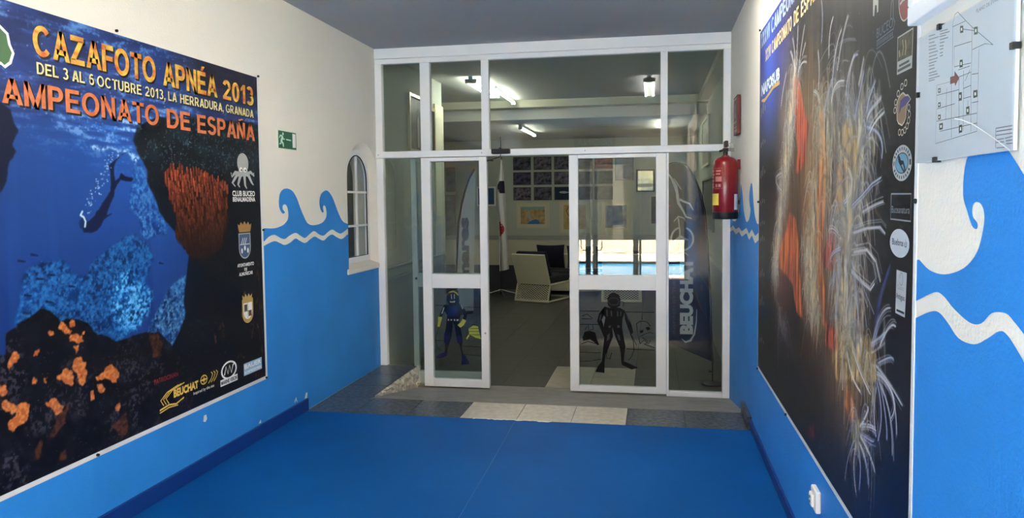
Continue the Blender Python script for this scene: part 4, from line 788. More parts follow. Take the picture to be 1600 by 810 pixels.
P.lay(a * np.clip((V - 1.5) / .3, 0, 1) * np.clip((nf - .68) * 8, 0, .6), (88, 122, 136))
P.dots(260, (-2.9, -2.05, 1.62, 1.96), .002, .006, (160, 196, 208), .55)
P.dots(60, (-2.5, -2.02, 1.0, 1.5), .003, .008, (70, 96, 100), .4)
rock(T['lp_shard'], .008, .05, 11, 3, (8, 40, 92), (18, 76, 140), (100, 166, 220), .8)
# orange colony: upright lobes
cl = T['lp_cluster']; a = P.soft(P.inside(cl, .02, .05, 13), 5)
P.lay(a * np.clip((V - 1.0) * 2.4, .3, .95), (56, 27, 18))
r = P.rng; cu0, cu1 = min(q[0] for q in cl), max(q[0] for q in cl); cv0, cv1 = min(q[1] for q in cl), max(q[1] for q in cl)
for q in sorted([(r.uniform(cu0, cu1), r.uniform(cv0, cv1)) for _ in range(900)], key=lambda q: -q[1]):
    i = np.searchsorted(P.v1, q[1]); j = np.searchsorted(P.u1, q[0])
    if a[min(i, 559), min(j, 599)] < .5: continue
    k = np.clip(.22 + .78 * (q[1] - 1.22) / .4, .2, 1) * r.uniform(.55, 1.1); h = r.uniform(.02, .05)
    P.stroke([(q[0] + .004, q[1] - .006), (q[0] + .004, q[1] + h)], .028, .02, (24, 10, 8), .6, .3)
    P.stroke([q, (q[0] + r.uniform(-.006, .006), q[1] + h)], r.uniform(.014, .022), .01, (168 * k + 12, 70 * k + 8, 40 * k + 8), .95, .9)
    P.stroke([(q[0] - .003, q[1] + h * .5), (q[0] - .003, q[1] + h)], .005, .004, (216 * k, 112 * k, 72 * k), .6, .7)
# foreground rock with orange encrusting patches
a = P.soft(P.inside(T['lp_fore'], .015, .06, 15), 2); P.lay(a, (9, 11, 19)); P.lay(a * np.clip((n3 - .55) * 4, 0, .3), (34, 36, 52)); P.lay(a * np.clip((nf * .6 + nr * .4 - .64) * 6, 0, .45) * np.clip((nh - .42) * 5, 0, 1), (110, 104, 122))
for p in T['lp_or']:
    a = P.soft(P.inside(p, .014, .025, 17), 1); P.lay(a, (176, 96, 50)); P.lay(a * np.clip((nf - .45) * 5, 0, .65), (222, 146, 84)); P.lay(a * np.clip((.46 - nr) * 4, 0, .75), (104, 46, 24))
for p in T['lp_br']:
    a = P.soft(P.inside(p, .02, .03, 18), 3); P.lay(a * .8 * np.clip(nf * 1.7, 0, 1), (98, 54, 36))
for i, q in enumerate(T['lp_rb']):
    for _ in range(5):
        c_ = (q[0] + r.uniform(-.06, .03), q[1] + r.uniform(-.05, .05)); k = r.uniform(.2, .9)
        if c_[0] < y1 - .012: P.stroke([c_, (c_[0] + r.uniform(-.02, .02), c_[1] + r.uniform(.01, .05))], r.uniform(.008, .02), .008, (150 * k, 84 * k, 60 * k), .8, .6)
P.dots(260, (-4.05, -2.0, .4, .9), .002, .006, (140, 132, 144), .5)
P.dots(60, (-3.9, -2.6, .45, .85), .006, .016, (84, 68, 80), .35)
# diver, foam, bubbles, fish
a = P.soft(P.inside(T['lp_foam'], .02, .05, 19), 3); P.lay(a * np.clip((n2 * .4 + nf * .6 - .36) * 5, 0, .95), (180, 222, 250))
P.lay(P.soft(P.inside(T['lp_diver']), 1), (16, 26, 66)); P.lay(P.soft(P.inside(T['lp_head']), 1), (14, 46, 98))
P.stroke(T['lp_mask'], .010, .010, (214, 240, 236), .95, .95)
for q in T['lp_bub']:
    P.dots(9, (q[0] - .02, q[0] + .02, q[1] - .03, q[1] + .03), .002, .008, (180, 214, 246), .75)
for q in ((-3.72, 1.14), (-3.68, 1.3), (-3.66, 1.2), (-3.74, 1.28), (-3.6, 1.21), (-3.73, 1.07), (-3.5, 1.15), (-3.62, 1.1), (-2.93, 1.2)):
    P.stroke([(q[0] - .014, q[1] + .003), q, (q[0] + .016, q[1] - .003)], .012, .006, (12, 26, 66), .9, .9)
P.mesh('printed_picture', mapL, .0036, PL, M_print)
def fixings(parent, mp, pts):
    for (u, v) in pts:
        b = MB(); c0 = mp(u, v, .003); c1 = mp(u, v, .012); b.tube([c0, c1], .0065, 10); b.build('fixing_screw', M_black, parent)
fixings(PL, mapL, [(-3.18, 2.315), (-1.972, 2.308), (-1.965, 1.33), (-1.98, .372), (-3.4, .372)])
# lettering
M_fire = mat('fire_lettering', rgb(238, 202, 84), .45, col2=rgb(206, 96, 44), vscale=16, stretch=(1, .7, 1.6))
M_oran = mat('orange_lettering', rgb(206, 104, 60), .45, col2=rgb(224, 132, 84), vscale=30)
M_crem = mat('cream_lettering', rgb(240, 226, 160), .45)
M_red = mat('red_lettering', rgb(150, 34, 34), .5)
def words(name, m, lst, mp, parent, d=.0046, shadow=True, off=.03, block=False):
    for t in lst:                                        # each word is a part of its own
        text(MB(), t[0], mp, t[1], t[2], t[3], t[4], d, off, block=block).build(name, m, parent)
        if shadow: text(MB(), t[0], mp, t[1] + .008, t[2] + .008, t[3] - .007, t[4] - .007, d - .0004, off + .018, block=block).build('word_shadow', M_blackp, parent)
def remap(ob, nb, mp=mapL):
    def f(u, v, d=0):
        return mp(nb[0] + (u - ob[0]) / (ob[1] - ob[0]) * (nb[1] - nb[0]), nb[2] + (v - ob[2]) / (ob[3] - ob[2]) * (nb[3] - nb[2]), d)
    return f
words('title_word', M_fire, [('CAZAFOTO', -3.642, -2.92, 2.114, 2.236), ('APNÉA', -2.867, -2.407, 2.113, 2.236), ('2013', -2.352, -2.03, 2.115, 2.226)], mapL, PL, off=.01, block=True)
words('date_word', M_crem, [(a, b, c, 2.038, 2.087) for a, b, c in (('DEL', -3.629, -3.521), ('3', -3.499, -3.47), ('AL', -3.45, -3.381), ('6', -3.356, -3.327), ('OCTUBRE', -3.31, -3.027), ('2013,', -3.002, -2.855), ('LA', -2.832, -2.765), ('HERRADURA,', -2.738, -2.351), ('GRANADA', -2.329, -2.036))], mapL, PL, off=-.01, block=True)
words('subtitle_word', M_oran, [('CAMPEONATO', -3.897, -2.909, 1.9, 2.0), ('DE', -2.85, -2.66, 1.897, 1.996), ('ESPAÑA', -2.601, -2.028, 1.894, 1.996)], mapL, PL, off=.0, block=True)
words('sponsor_heading', M_red, [('PATROCINAN', -3.015, -2.835, .594, .618)], mapL, PL, shadow=False, off=.0)
# octopus club emblem
mLr = remap((-2.245, -2.03, 1.545, 1.81), (-2.298, -2.049, 1.592, 1.809))
oc = MB(); D_ = .0046
oc.poly(ell(-2.135, 1.735, .052, .075), mLr, D_)
oc.poly([(-2.175, 1.70), (-2.095, 1.70), (-2.09, 1.64), (-2.18, 1.64)], mLr, D_ + .0001)
for k, (e1, e2) in enumerate([((-2.24, 1.63), (-2.245, 1.66)), ((-2.235, 1.585), (-2.21, 1.56)), ((-2.185, 1.575), (-2.17, 1.555)), ((-2.12, 1.57), (-2.105, 1.545)), ((-2.055, 1.59), (-2.04, 1.575)), ((-2.03, 1.645), (-2.035, 1.67))]):
    st = (-2.17 + .014 * k, 1.655)
    mid = ((st[0] + e1[0]) / 2, (st[1] + e1[1]) / 2 + .022)
    oc.strip([st, mid, e1, e2], [.03, .024, .016, .008], mLr, D_ + .0002 + .00005 * k)
oc.build('octopus_emblem', M_greyp, PL)
for u in (-2.155, -2.118):
    MB().poly(ell(u, 1.687, .014, .018), mLr, .0052).build('emblem_eye', M_whitep, PL)
    MB().poly(ell(u + .003, 1.683, .006, .008), mLr, .0055).build('emblem_pupil', M_blackp, PL)
words('club_word', M_whitep, [('CLUB BUCEO', -2.29, -2.048, 1.546, 1.579), ('BENALMADENA', -2.288, -2.046, 1.513, 1.541)], mapL, PL, shadow=False)
# town shields
mLr = remap((-2.205, -2.055, 1.31, 1.4), (-2.247, -2.099, 1.327, 1.393))
cr = MB(); cr.poly([(-2.2, 1.345), (-2.205, 1.38), (-2.185, 1.365), (-2.17, 1.395), (-2.15, 1.37), (-2.13, 1.4), (-2.11, 1.37), (-2.09, 1.395), (-2.075, 1.365), (-2.055, 1.38), (-2.06, 1.345), (-2.07, 1.31), (-2.19, 1.31)], mLr, D_); cr.build('shield_crown', mat('crown_print', rgb(168, 128, 74), .5), PL)
def shield(u0, u1, v0, v1): 
    c = (u0 + u1) / 2; r = (u1 - u0) / 2
    return [(u1, v1), (u0, v1), (u0, v0 + r)] + [(c - r * math.cos(math.pi * i / 10), v0 + r - r * math.sin(math.pi * i / 10)) for i in range(1, 10)] + [(u1, v0 + r)]
mLr = remap((-2.21, -2.05, 1.115, 1.305), (-2.241, -2.113, 1.162, 1.32))
MB().poly(shield(-2.21, -2.05, 1.115, 1.305), mLr, D_).build('shield_border', M_greyp, PL)
MB().poly(shield(-2.2, -2.06, 1.125, 1.297), mLr, D_ + .0002).build('shield_field', mat('shield_blue', rgb(70, 92, 130), .5), PL)
b = MB()
for u in (-2.165, -2.14, -2.115): b.strip([(u - .012, 1.225), (u, 1.245), (u + .012, 1.27)], .007, mLr, D_ + .0004)
b.strip([(-2.195, 1.222), (-2.065, 1.222)], .005, mLr, D_ + .0004)
for u in (-2.17, -2.13, -2.09): b.poly(ell(u, 1.175 + (.02 if u == -2.13 else 0), .012, .02, 10), mLr, D_ + .0004)
b.build('shield_charges', M_whitep, PL)
words('town_word', M_whitep, [('AYUNTAMIENTO', -2.262, -2.083, 1.115, 1.136), ('DE', -2.19, -2.16, 1.089, 1.106), ('ALMUÑECAR', -2.248, -2.098, 1.06, 1.081)], mapL, PL, shadow=False)
mLr = remap((-2.17, -2.025, 0.735, 0.96), (-2.226, -2.106, 0.762, 0.945))
MB().poly(shield(-2.17, -2.025, .735, .92), mLr, D_).build('shield_border', mat('shield_gold', rgb(190, 160, 90), .5), PL)
MB().poly(shield(-2.155, -2.04, .765, .89), mLr, D_ + .0002).build('shield_field', M_whitep, PL)
b = MB(); b.poly(rect(-2.145, -2.105, .83, .88), mLr, D_ + .0004).poly(rect(-2.09, -2.05, .785, .825), mLr, D_ + .0004).strip([(-2.098, .77), (-2.098, .89)], .004, mLr, D_ + .0004).strip([(-2.15, .827), (-2.045, .827)], .004, mLr, D_ + .0004); b.build('shield_charges', mat('shield_dark', rgb(80, 70, 60), .5), PL)
b = MB(); b.poly([(-2.16, .92), (-2.165, .955), (-2.14, .935), (-2.12, .96), (-2.1, .935), (-2.08, .96), (-2.06, .935), (-2.035, .955), (-2.04, .92)], mLr, D_); b.build('shield_crown', mat('shield_gold', rgb(190, 160, 90), .5), PL)
# sponsor marks
mLr = remap((-2.745, -2.455, 0.497, 0.56), (-2.875, -2.67, 0.487, 0.53))
b = MB(); text(b, 'BEUCHAT', mLr, -2.745, -2.455, .497, .56, D_, .05)
for k in range(3):
    b.strip([(-2.62 - .035 * k, .585), (-2.76 - .028 * k, .56), (-2.83 - .028 * k, .515), (-2.8 - .028 * k, .47)], .008, mLr, D_ + .0001)
    b.strip([(-2.33 + .035 * k, .50), (-2.29 + .033 * k, .53), (-2.27 + .033 * k, .565), (-2.29 + .033 * k, .585)], .008, mLr, D_ + .0001)
b.strip([(-2.9, .445), (-2.8, .46), (-2.72, .445), (-2.63, .47)], .012, mLr, D_).strip([(-2.9, .425), (-2.8, .44), (-2.7, .43)], .009, mLr, D_)
for i in range(16):
    t0, t1 = i * math.pi / 8, (i + 1) * math.pi / 8
    b.strip([(-2.385 + .04 * math.cos(t0), .545 + .036 * math.sin(t0)), (-2.385 + .04 * math.cos(t1), .545 + .036 * math.sin(t1))], .008, mLr, D_)
b.poly([(-2.44, .545), (-2.39, .555), (-2.385, .59), (-2.38, .555), (-2.33, .545), (-2.38, .535), (-2.385, .50), (-2.39, .535)], mLr, D_ + .0002)
b.build('sponsor_mark_gold', M_gold, PL)
words('sponsor_motto', M_whitep, [('Inspired by the sea', -2.715, -2.53, .458, .474)], mapL, PL, shadow=False, off=.0)
mLr = remap((-2.222, -2.098, .49, .60), (-2.454, -2.309, .47, .567))
b = MB()
for i in range(20):
    t0, t1 = i * math.pi / 10, (i + 1) * math.pi / 10
    b.strip([(-2.15 - .01 + .062 * math.cos(t0), .545 + .055 * math.sin(t0)), (-2.16 + .062 * math.cos(t1), .545 + .055 * math.sin(t1))], .012, mLr, D_)
b.strip([(-2.2, .52), (-2.185, .575), (-2.17, .52), (-2.155, .575), (-2.14, .52), (-2.125, .57), (-2.11, .58)], .008, mLr, D_ + .0001)
b.poly(rect(-2.469, -2.298, .438, .476), mapL, D_ + .0001); b.build('sponsor_mark_white', M_whitep, PL)
words('sponsor_mark_name', M_blackp, [('MARINE VISION', -2.463, -2.304, .445, .468)], mapL, PL, d=.0052, shadow=False)
MB().poly(rect(-2.23, -2.027, .443, .518), mapL, D_).build('sponsor_panel', mat('pale_blue_panel', rgb(150, 190, 218), .5), PL)
words('sponsor_panel_name', M_whitep, [('BAUER', -2.222, -2.036, .482, .51), ('KOMPRESSOREN', -2.222, -2.036, .452, .468)], mapL, PL, d=.0052, shadow=False)
b = MB(); b.poly([(-4.05, 2.22), (-3.85, 2.235), (-3.8, 2.2), (-3.757, 2.17), (-3.75, 2.13), (-3.735, 2.1), (-3.75, 2.06), (-3.775, 2.04), (-3.79, 2.05), (-4.05, 2.05)], mapL, D_); b.build('green_emblem', mat('green_emblem', rgb(76, 116, 76), .5), PL)
MB().strip([(-4.05, 2.22), (-3.85, 2.235), (-3.8, 2.2), (-3.757, 2.17), (-3.75, 2.13), (-3.735, 2.1), (-3.75, 2.06), (-3.775, 2.04), (-3.79, 2.05), (-4.05, 2.05)], .012, mapL, D_ + .0003).build('emblem_outline', M_whitep, PL)

# ---- right poster
PR = thing('poster', 'tall dark poster of glowing sea anemones on the right wall', 'poster', (W, -3.0, .46))
y0, y1, z0, z1 = -4.302, -1.70, .478, 2.487
MB().box(W - .003, W - .0005, y0 - .018, y1 + .012, z0 - .02, z1 + .004).build('backing_sheet', mat('poster_white_margin', rgb(224, 226, 226), .5), PR)
P = Print(grow(y0, y1, 560, 3.0), np.linspace(z0, z1, 800), 8); U, V = P.U, P.V; r = P.rng
n1 = P.noise(.4, octv=5, seed=31); n4 = P.noise(.02, octv=3, seed=33); n5 = P.noise(.02, .16, 4, 35)
P.c[:] = np.array((16, 18, 24)) / 255
P.lay(np.clip((U + 2.95) / .5, 0, 1) * np.clip((V - 1.7) / .45, 0, .9), (58, 60, 136))
gl = np.exp(-(((U + 2.05) / .22) ** 2)) * np.clip((V - 1.7) / .4, 0, 1); P.lay(gl * .8, (66, 96, 206))
P.lay(np.clip((1.25 - V) / .8, 0, 1) * np.clip((-3.4 - U) / .5, 0, 1) * .85, (8, 26, 72))
stc = [((196, 84, 50), (232, 140, 70)), ((200, 92, 50), (236, 150, 76)), ((206, 128, 60), (232, 172, 90)), ((150, 50, 44), (190, 86, 66)), ((172, 62, 52), (216, 120, 76)), ((196, 140, 70), (222, 184, 110)), ((200, 110, 56), (226, 160, 90)), ((206, 160, 104), (232, 200, 146)), ((214, 122, 74), (230, 150, 96)), ((160, 140, 70), (190, 170, 90)), ((170, 64, 52), (206, 100, 76)), ((120, 40, 34), (160, 60, 44))]
# soft glow between the stalks
for (u, v, su, sv, c_, al) in ((-2.5, 1.25, .28, .4, (138, 66, 46), .7), (-3.15, 1.4, .25, .5, (176, 98, 58), .7), (-3.55, 1.2, .3, .45, (130, 100, 76), .7), (-2.6, 1.75, .24, .42, (150, 126, 92), .7), (-3.1, 1.75, .25, .45, (150, 122, 88), .7), (-3.62, 1.68, .28, .42, (140, 122, 106), .7), (-3.75, .95, .24, .24, (168, 126, 90), .7)):
    P.lay(al * np.exp(-(((U - u) / su) ** 2 + ((V - v) / sv) ** 2)) * (.45 + 1.1 * n5), c_)
def stalks(al, sel, k):
    for p, (ca, cb) in list(zip(T['rp_st'], stc))[sel]:
        ca = tuple(x * .92 for x in ca); a = P.soft(P.inside(p, .012, .05, 41), k)
        P.lay(a * al, ca); P.lay(a * al * np.clip((n5 - .45) * 5, 0, .85), cb); P.lay(a * al * np.clip((.5 - n5) * 5, 0, .75), tuple(x * .42 for x in ca))
stalks(.85, slice(0, None), 12)
def tent(col, n, wid, ln, w, cols, al, droop=0.0, upb=.5):
    pts = np.array(col)
    for _ in range(n):
        t = r.uniform(0, len(pts) - 1.001) if len(pts) > 1 else 0; i = int(t); q = pts[i] + (pts[min(i + 1, len(pts) - 1)] - pts[i]) * (t - i)
        sgn = r.choice((-1, 1)); off = r.uniform(0, wid)
        s0 = (q[0] + sgn * off * .5, q[1] + r.uniform(-.03, .03)); L_ = ln * r.uniform(.4, 1.2); an = r.uniform(-.5, 1.2) * upb * 1.6
        m_ = (s0[0] + sgn * L_ * .35 * math.cos(an), s0[1] + L_ * .6 * math.sin(an) + L_ * .12)
        e_ = (s0[0] + sgn * L_ * r.uniform(.25, .75), s0[1] + L_ * math.sin(an) * .7 - droop * L_ * r.uniform(0, 1))
        c_ = cols[r.randint(len(cols))]; k = r.uniform(.6, 1.0); ww = w * r.uniform(.7, 1.5)
        P.stroke([s0, m_, e_], ww * 2.2, ww * .7, tuple(x * k * .7 for x in c_), al * .45, al * .4)
        P.stroke([s0, m_, e_], ww * .6, ww * .3, tuple(x * k for x in c_), al * .5, al)
LAV = [(200, 202, 212), (214, 214, 216), (168, 174, 208), (222, 218, 206)]; CRM = [(224, 212, 178), (206, 196, 168), (230, 220, 194), (206, 164, 106)]
cols_ = T['rp_col']
# soft bodies of the polyps, then translucent columns
for k, c_ in enumerate(cols_[:3]):
    c2 = np.array(c_); uc = np.interp(V, c2[::-1, 1], c2[::-1, 0]); wd = (.085, .105, .125)[k] * (.8 + .5 * P.noise(.3, octv=2, seed=71 + k))
    m_ = np.exp(-((U - uc) / wd) ** 4) * np.clip((V - c2[-1, 1]) / .1, 0, 1) * np.clip((c2[0, 1] + .05 - V) / .15, 0, 1)
    P.lay(m_ * .55, (138, 122, 98)); P.lay(m_ * np.clip((n5 - .45) * 4, 0, .75), (206, 194, 164)); P.lay(m_ * np.clip((.44 - n5) * 4, 0, .6), (52, 48, 46))
stalks(.45, slice(0, 7), 16)
for k, c_ in enumerate(cols_[:3]):
    c2 = np.array(c_)
    for _ in range(240):
        i = r.randint(len(c2) - 1); t = r.rand(); q = c2[i] + (c2[i + 1] - c2[i]) * t
        u_ = q[0] + r.normal(0, .055 + .025 * k)
        P.stroke([(u_, q[1] + r.uniform(.02, .14)), (u_ + r.uniform(-.03, .03), q[1]), (u_ + r.uniform(-.04, .04), q[1] - r.uniform(.02, .14))], .022, .008, CRM[r.randint(4)], .34, .2)
for rep in range(2):
    tent(cols_[0], 110, .16, .2, .009, LAV, .6, .5); tent(cols_[1], 110, .20, .24, .009, CRM + LAV[:1], .55, .5); tent(cols_[2], 120, .22, .28, .010, LAV + CRM[:1], .6, .6)
    if rep == 0: stalks(.35, slice(0, 7), 18)
tent(cols_[6], 70, .2, .28, .007, LAV, .35, .0, 1.4)
tent(cols_[3], 40, .1, .22, .007, LAV, .5, .9); tent(cols_[4], 80, .26, .2, .009, CRM, .6, .9); tent(cols_[5], 40, .08, .22, .007, LAV, .6, .9)
for p, w in T['rp_t']:
    blue = w >= .028
    c_ = (60, 70, 130) if blue else LAV[r.randint(3)]
    P.stroke(p, w * 1.5, w * .5, tuple(x * .6 for x in c_), .6, .6); P.stroke(p, w * .5, w * .3, c_, .5, .95)
    for _ in range(4 if w > .007 else 0):
        o_ = r.normal(0, w * .7, 2); P.stroke([(a + o_[0], b + o_[1]) for a, b in p], .005, .003, c_, .35, .5)
# hanging threads low on the sheet, drifting particles
for _ in range(170):
    u_ = r.uniform(-3.5, -1.9); v_ = r.uniform(.55, 1.05); k = r.uniform(.3, 1)
    P.stroke([(u_, v_), (u_ + r.uniform(-.03, .03), v_ - r.uniform(.03, .12)), (u_ + r.uniform(-.05, .05), v_ - r.uniform(.08, .2))], .005, .003, (96 * k, 84 * k, 60 * k), .5, .4)
for _ in range(60):
    u_ = r.uniform(-4.05, -3.3); v_ = r.uniform(.55, .85); k = r.uniform(.3, .9)
    P.stroke([(u_, v_), (u_ + r.uniform(-.06, .06), v_ - r.uniform(.0, .08)), (u_ + r.uniform(-.1, .1), v_ - r.uniform(.05, .1))], .004, .002, (120 * k, 124 * k, 130 * k), .4, .4)
P.dots(160, (-4.2, -1.8, .6, 2.3), .002, .007, (170, 176, 190), .35)
P.mesh('printed_picture', mapR, .0036, PR, M_print)
fixings(PR, mapR, [(-1.715, 2.50), (-1.69, 1.48), (-1.70, .462), (-2.65, .462), (-4.315, 1.49)])
M_ice = mat('ice_blue_lettering', rgb(196, 224, 240), .4, col2=rgb(150, 176, 216), vscale=8)
M_gold2 = mat('gold_lettering', rgb(246, 206, 120), .4, col2=rgb(232, 224, 190), vscale=9)
def mapRm(u, v, d=0): return (W - d, -u, v)
words('title_word', M_ice, [('XXXVII', 1.75, 2.06, 2.385, 2.468), ('CAMPEONATO', 2.12, 2.98, 2.387, 2.467), ('DE', 3.04, 3.18, 2.39, 2.467), ('ESPAÑA', 3.24, 3.75, 2.39, 2.467)], mapRm, PR, shadow=False, off=.0, block=True)
words('subtitle_word', M_gold2, [('XXVI', 1.925, 2.10, 2.275, 2.34), ('CAMPEONATO', 2.14, 2.70, 2.275, 2.342), ('DE', 2.75, 2.86, 2.276, 2.343), ('ESPAÑA', 2.91, 3.30, 2.277, 2.344)], mapRm, PR, shadow=False, off=.0, block=True)
b = MB(); text(b, 'NAFOSUB', mapRm, 1.775, 2.39, 2.10, 2.165, .0046, .06); b.build('event_lettering', mat('silver_lettering', rgb(222, 226, 214), .4, col2=rgb(160, 190, 214), vscale=12), PR)
MB().strip([(-1.775, 2.075), (-1.9, 2.062), (-2.05, 2.075), (-2.2, 2.092), (-2.39, 2.085)], [.01, .022, .016, .022, .02], mapR, .0046).build('gold_swoosh', mat('swoosh', rgb(190, 150, 80), .4), PR)
# sponsor marks down the right margin
c_ = T['rl_oval']; cu, cv_ = -4.22, 2.005
MB().poly(ell(cu, cv_, .052, .062), mapR, D_).build('oval_mark_border', M_greyp, PR); MB().poly(ell(cu, cv_, .048, .058), mapR, D_ + .0002).build('oval_mark', mat('dark_red_print', rgb(126, 44, 44), .5), PR)
MB().strip([(-4.18, 1.995), (-4.2, 2.0), (-4.215, 1.998), (-4.24, 2.01), (-4.255, 2.008)], .006, mapR, D_ + .0004).build('oval_mark_script', M_greyp, PR)
MB().poly(T['rl_leg'], mapR, D_).build('grey_figure_mark', M_greyp, PR)
M_slb = mat('slate_blue_print', rgb(96, 106, 126), .5)
b = MB(); text(b, 'BUCEO', mapRm, 3.985, 4.125, 1.952, 1.978, D_, .0); b.strip([(-3.985, 1.943), (-4.132, 1.945)], .004, mapR, D_); b.strip([(-3.985, 1.922), (-4.132, 1.924)], .003, mapR, D_)
for i in range(12): b.strip([(-3.99 - .012 * i, 1.928), (-3.99 - .012 * i, 1.939)], .006, mapR, D_)
b.strip([(-4.105, 1.98), (-4.11, 2.02), (-4.118, 2.025), (-4.124, 2.02), (-4.127, 1.975), (-4.14, 1.96), (-4.13, 1.945)], .004, mapR, D_); b.build('bottle_mark', M_slb, PR)
card = [(-4.164, 1.915), (-4.279, 1.914), (-4.274, 1.817), (-4.164, 1.818)]
MB().poly(card, mapR, D_).build('card_mark_border', M_greyp, PR); MB().poly([(-4.168, 1.911), (-4.275, 1.91), (-4.272, 1.848), (-4.168, 1.851)], mapR, D_ + .0002).build('card_mark_picture', mat('dark_olive_print', rgb(44, 42, 34), .5, col2=rgb(84, 76, 56), vscale=60), PR)
b = MB(); b.strip([(-4.205, 1.9), (-4.21, 1.88), (-4.205, 1.86)], .006, mapR, D_ + .0004).strip([(-4.225, 1.895), (-4.23, 1.875), (-4.225, 1.857)], .007, mapR, D_ + .0004).strip([(-4.18, 1.878), (-4.185, 1.86)], .008, mapR, D_ + .0004); b.build('card_mark_figures', mat('olive_print', rgb(150, 140, 108), .5), PR)
b = MB(); b.strip([(-4.18, 1.838), (-4.255, 1.838)], .006, mapR, D_ + .0004).strip([(-4.17, 1.827), (-4.265, 1.827)], .007, mapR, D_ + .0004); b.build('card_mark_caption', mat('caption_grey', rgb(70, 70, 70), .5), PR)
b = MB(); b.poly(T['rl_shellpts'], mapR, D_); b.build('shell_mark', mat('shell_ochre', rgb(140, 112, 84), .5), PR)
MB().poly(T['rl_purple'], mapR, D_ + .0003).build('shell_mark_purple', mat('shell_purple', rgb(66, 58, 116), .5), PR)
b = MB(); b.strip(T['rl_shellpts'] + T['rl_shellpts'][:1], .004, mapR, D_ + .0005)
ring = [(-4.232, 1.787), (-4.205, 1.782), (-4.178, 1.768), (-4.16, 1.748), (-4.155, 1.728)]
for i, q in enumerate(ring): b.strip(ell(q[0], q[1], .010, .008, 8) + [ell(q[0], q[1], .010, .008, 8)[0]], .003, mapR, D_ + .0005)
for i, q in enumerate([(-4.258, 1.722), (-4.262, 1.705), (-4.258, 1.69), (-4.248, 1.678), (-4.232, 1.669), (-4.213, 1.665), (-4.193, 1.667)]): b.strip(ell(q[0], q[1], .009, .008, 8) + [ell(q[0], q[1], .009, .008, 8)[0]], .003, mapR, D_ + .0005)
b.build('shell_mark_outline', mat('shell_cream', rgb(186, 176, 162), .5), PR)
MB().poly(ell(-4.2135, 1.587, .072, .046, 32), mapR, D_).build('round_mark', M_greyp, PR)
MB().poly(ell(-4.2135, 1.587, .049, .027, 28), mapR, D_ + .0002).build('round_mark_ring', mat('navy_print', rgb(18, 32, 52), .5), PR); MB().poly(ell(-4.2135, 1.587, .045, .0245, 28), mapR, D_ + .0004).build('round_mark_centre', mat('teal_print', rgb(96, 146, 172), .5), PR)
b = MB(); b.strip([(-4.185, 1.61), (-4.195, 1.597), (-4.205, 1.588), (-4.225, 1.588), (-4.235, 1.575), (-4.24, 1.563)], [.006, .016, .014, .01, .008, .012], mapR, D_ + .0006).strip([(-4.2, 1.588), (-4.215, 1.575), (-4.235, 1.562)], .006, mapR, D_ + .0006)
for a in np.linspace(.5, math.pi - .5, 9): b.strip([(-4.2135 + .055 * math.cos(a), 1.587 + .033 * math.sin(a)), (-4.2135 + .066 * math.cos(a), 1.587 + .041 * math.sin(a))], .006, mapR, D_ + .0003)
for a in np.linspace(math.pi + .5, 2 * math.pi - .5, 9): b.strip([(-4.2135 + .055 * math.cos(a), 1.587 + .033 * math.sin(a)), (-4.2135 + .066 * math.cos(a), 1.587 + .041 * math.sin(a))], .006, mapR, D_ + .0003)
text(b, 'I', mapRm, 4.268, 4.280, 1.58, 1.594, D_ + .0003, .05); text(b, 'V', mapRm, 4.147, 4.160, 1.58, 1.594, D_ + .0003, .05); b.build('round_mark_diver', mat('navy_print', rgb(18, 32, 52), .5), PR)
q = T['rl_box']; b = MB(); b.strip(q + q[:1], .004, mapR, D_); text(b, 'Buceanatura', mapRm, 4.14, 4.275, 1.459, 1.477, D_, -.005); b.build('boxed_mark', mat('boxed_grey', rgb(140, 146, 150), .5), PR)
MB().poly(ell(-4.2045, 1.381, .074, .037, 32), mapR, D_).build('disc_mark', mat('disc_pale', rgb(190, 198, 206), .5), PR)
b = MB(); text(b, 'Blueforce', mapRm, 4.15, 4.235, 1.375, 1.392, D_ + .0002, .01); b.strip([(-4.245, 1.386), (-4.247, 1.375), (-4.257, 1.375), (-4.26, 1.388)], .003, mapR, D_ + .0002).strip([(-4.252, 1.395), (-4.252, 1.378)], .002, mapR, D_ + .0002); b.build('disc_mark_name', mat('navy_print', rgb(18, 32, 52), .5), PR)
MB().poly(T['rl_casco'], mapR, D_).build('strip_mark', mat('strip_pale', rgb(176, 182, 188), .5), PR)
b = MB(); text(b, 'Antiguo', mapRm, 4.188, 4.252, 1.237, 1.252, D_ + .0002, .01); b.strip([(-4.192, 1.206), (-4.25, 1.206)], .006, mapR, D_ + .0002); b.build('strip_mark_name', mat('navy_print', rgb(18, 32, 52), .5), PR)
b = MB(); text(b, 'Casco', mapRm, 4.195, 4.245, 1.262, 1.274, D_ + .0002, -.005); b.strip(ell(-4.225, 1.29, .012, .016, 12), .003, mapR, D_ + .0002); b.build('strip_mark_script', mat('strip_grey', rgb(130, 136, 142), .5), PR)
# small pale marks down the left margin of the sheet
M_mar = mat('margin_grey', rgb(128, 130, 124), .5)
for (v_, h_) in ((1.98, .10), (1.80, .06), (1.62, .09), (1.46, .05), (1.34, .04), (1.24, .06), (1.03, .08), (.86, .09), (.64, .06)):
    for k in range(3):
        MB().strip([(-1.77 - .07 * k, v_ + .012 * k), (-1.79 - .07 * k, v_ + h_ * (.5 + .25 * (k % 2)))], .022, mapR, D_).build('margin_mark', M_mar, PR)
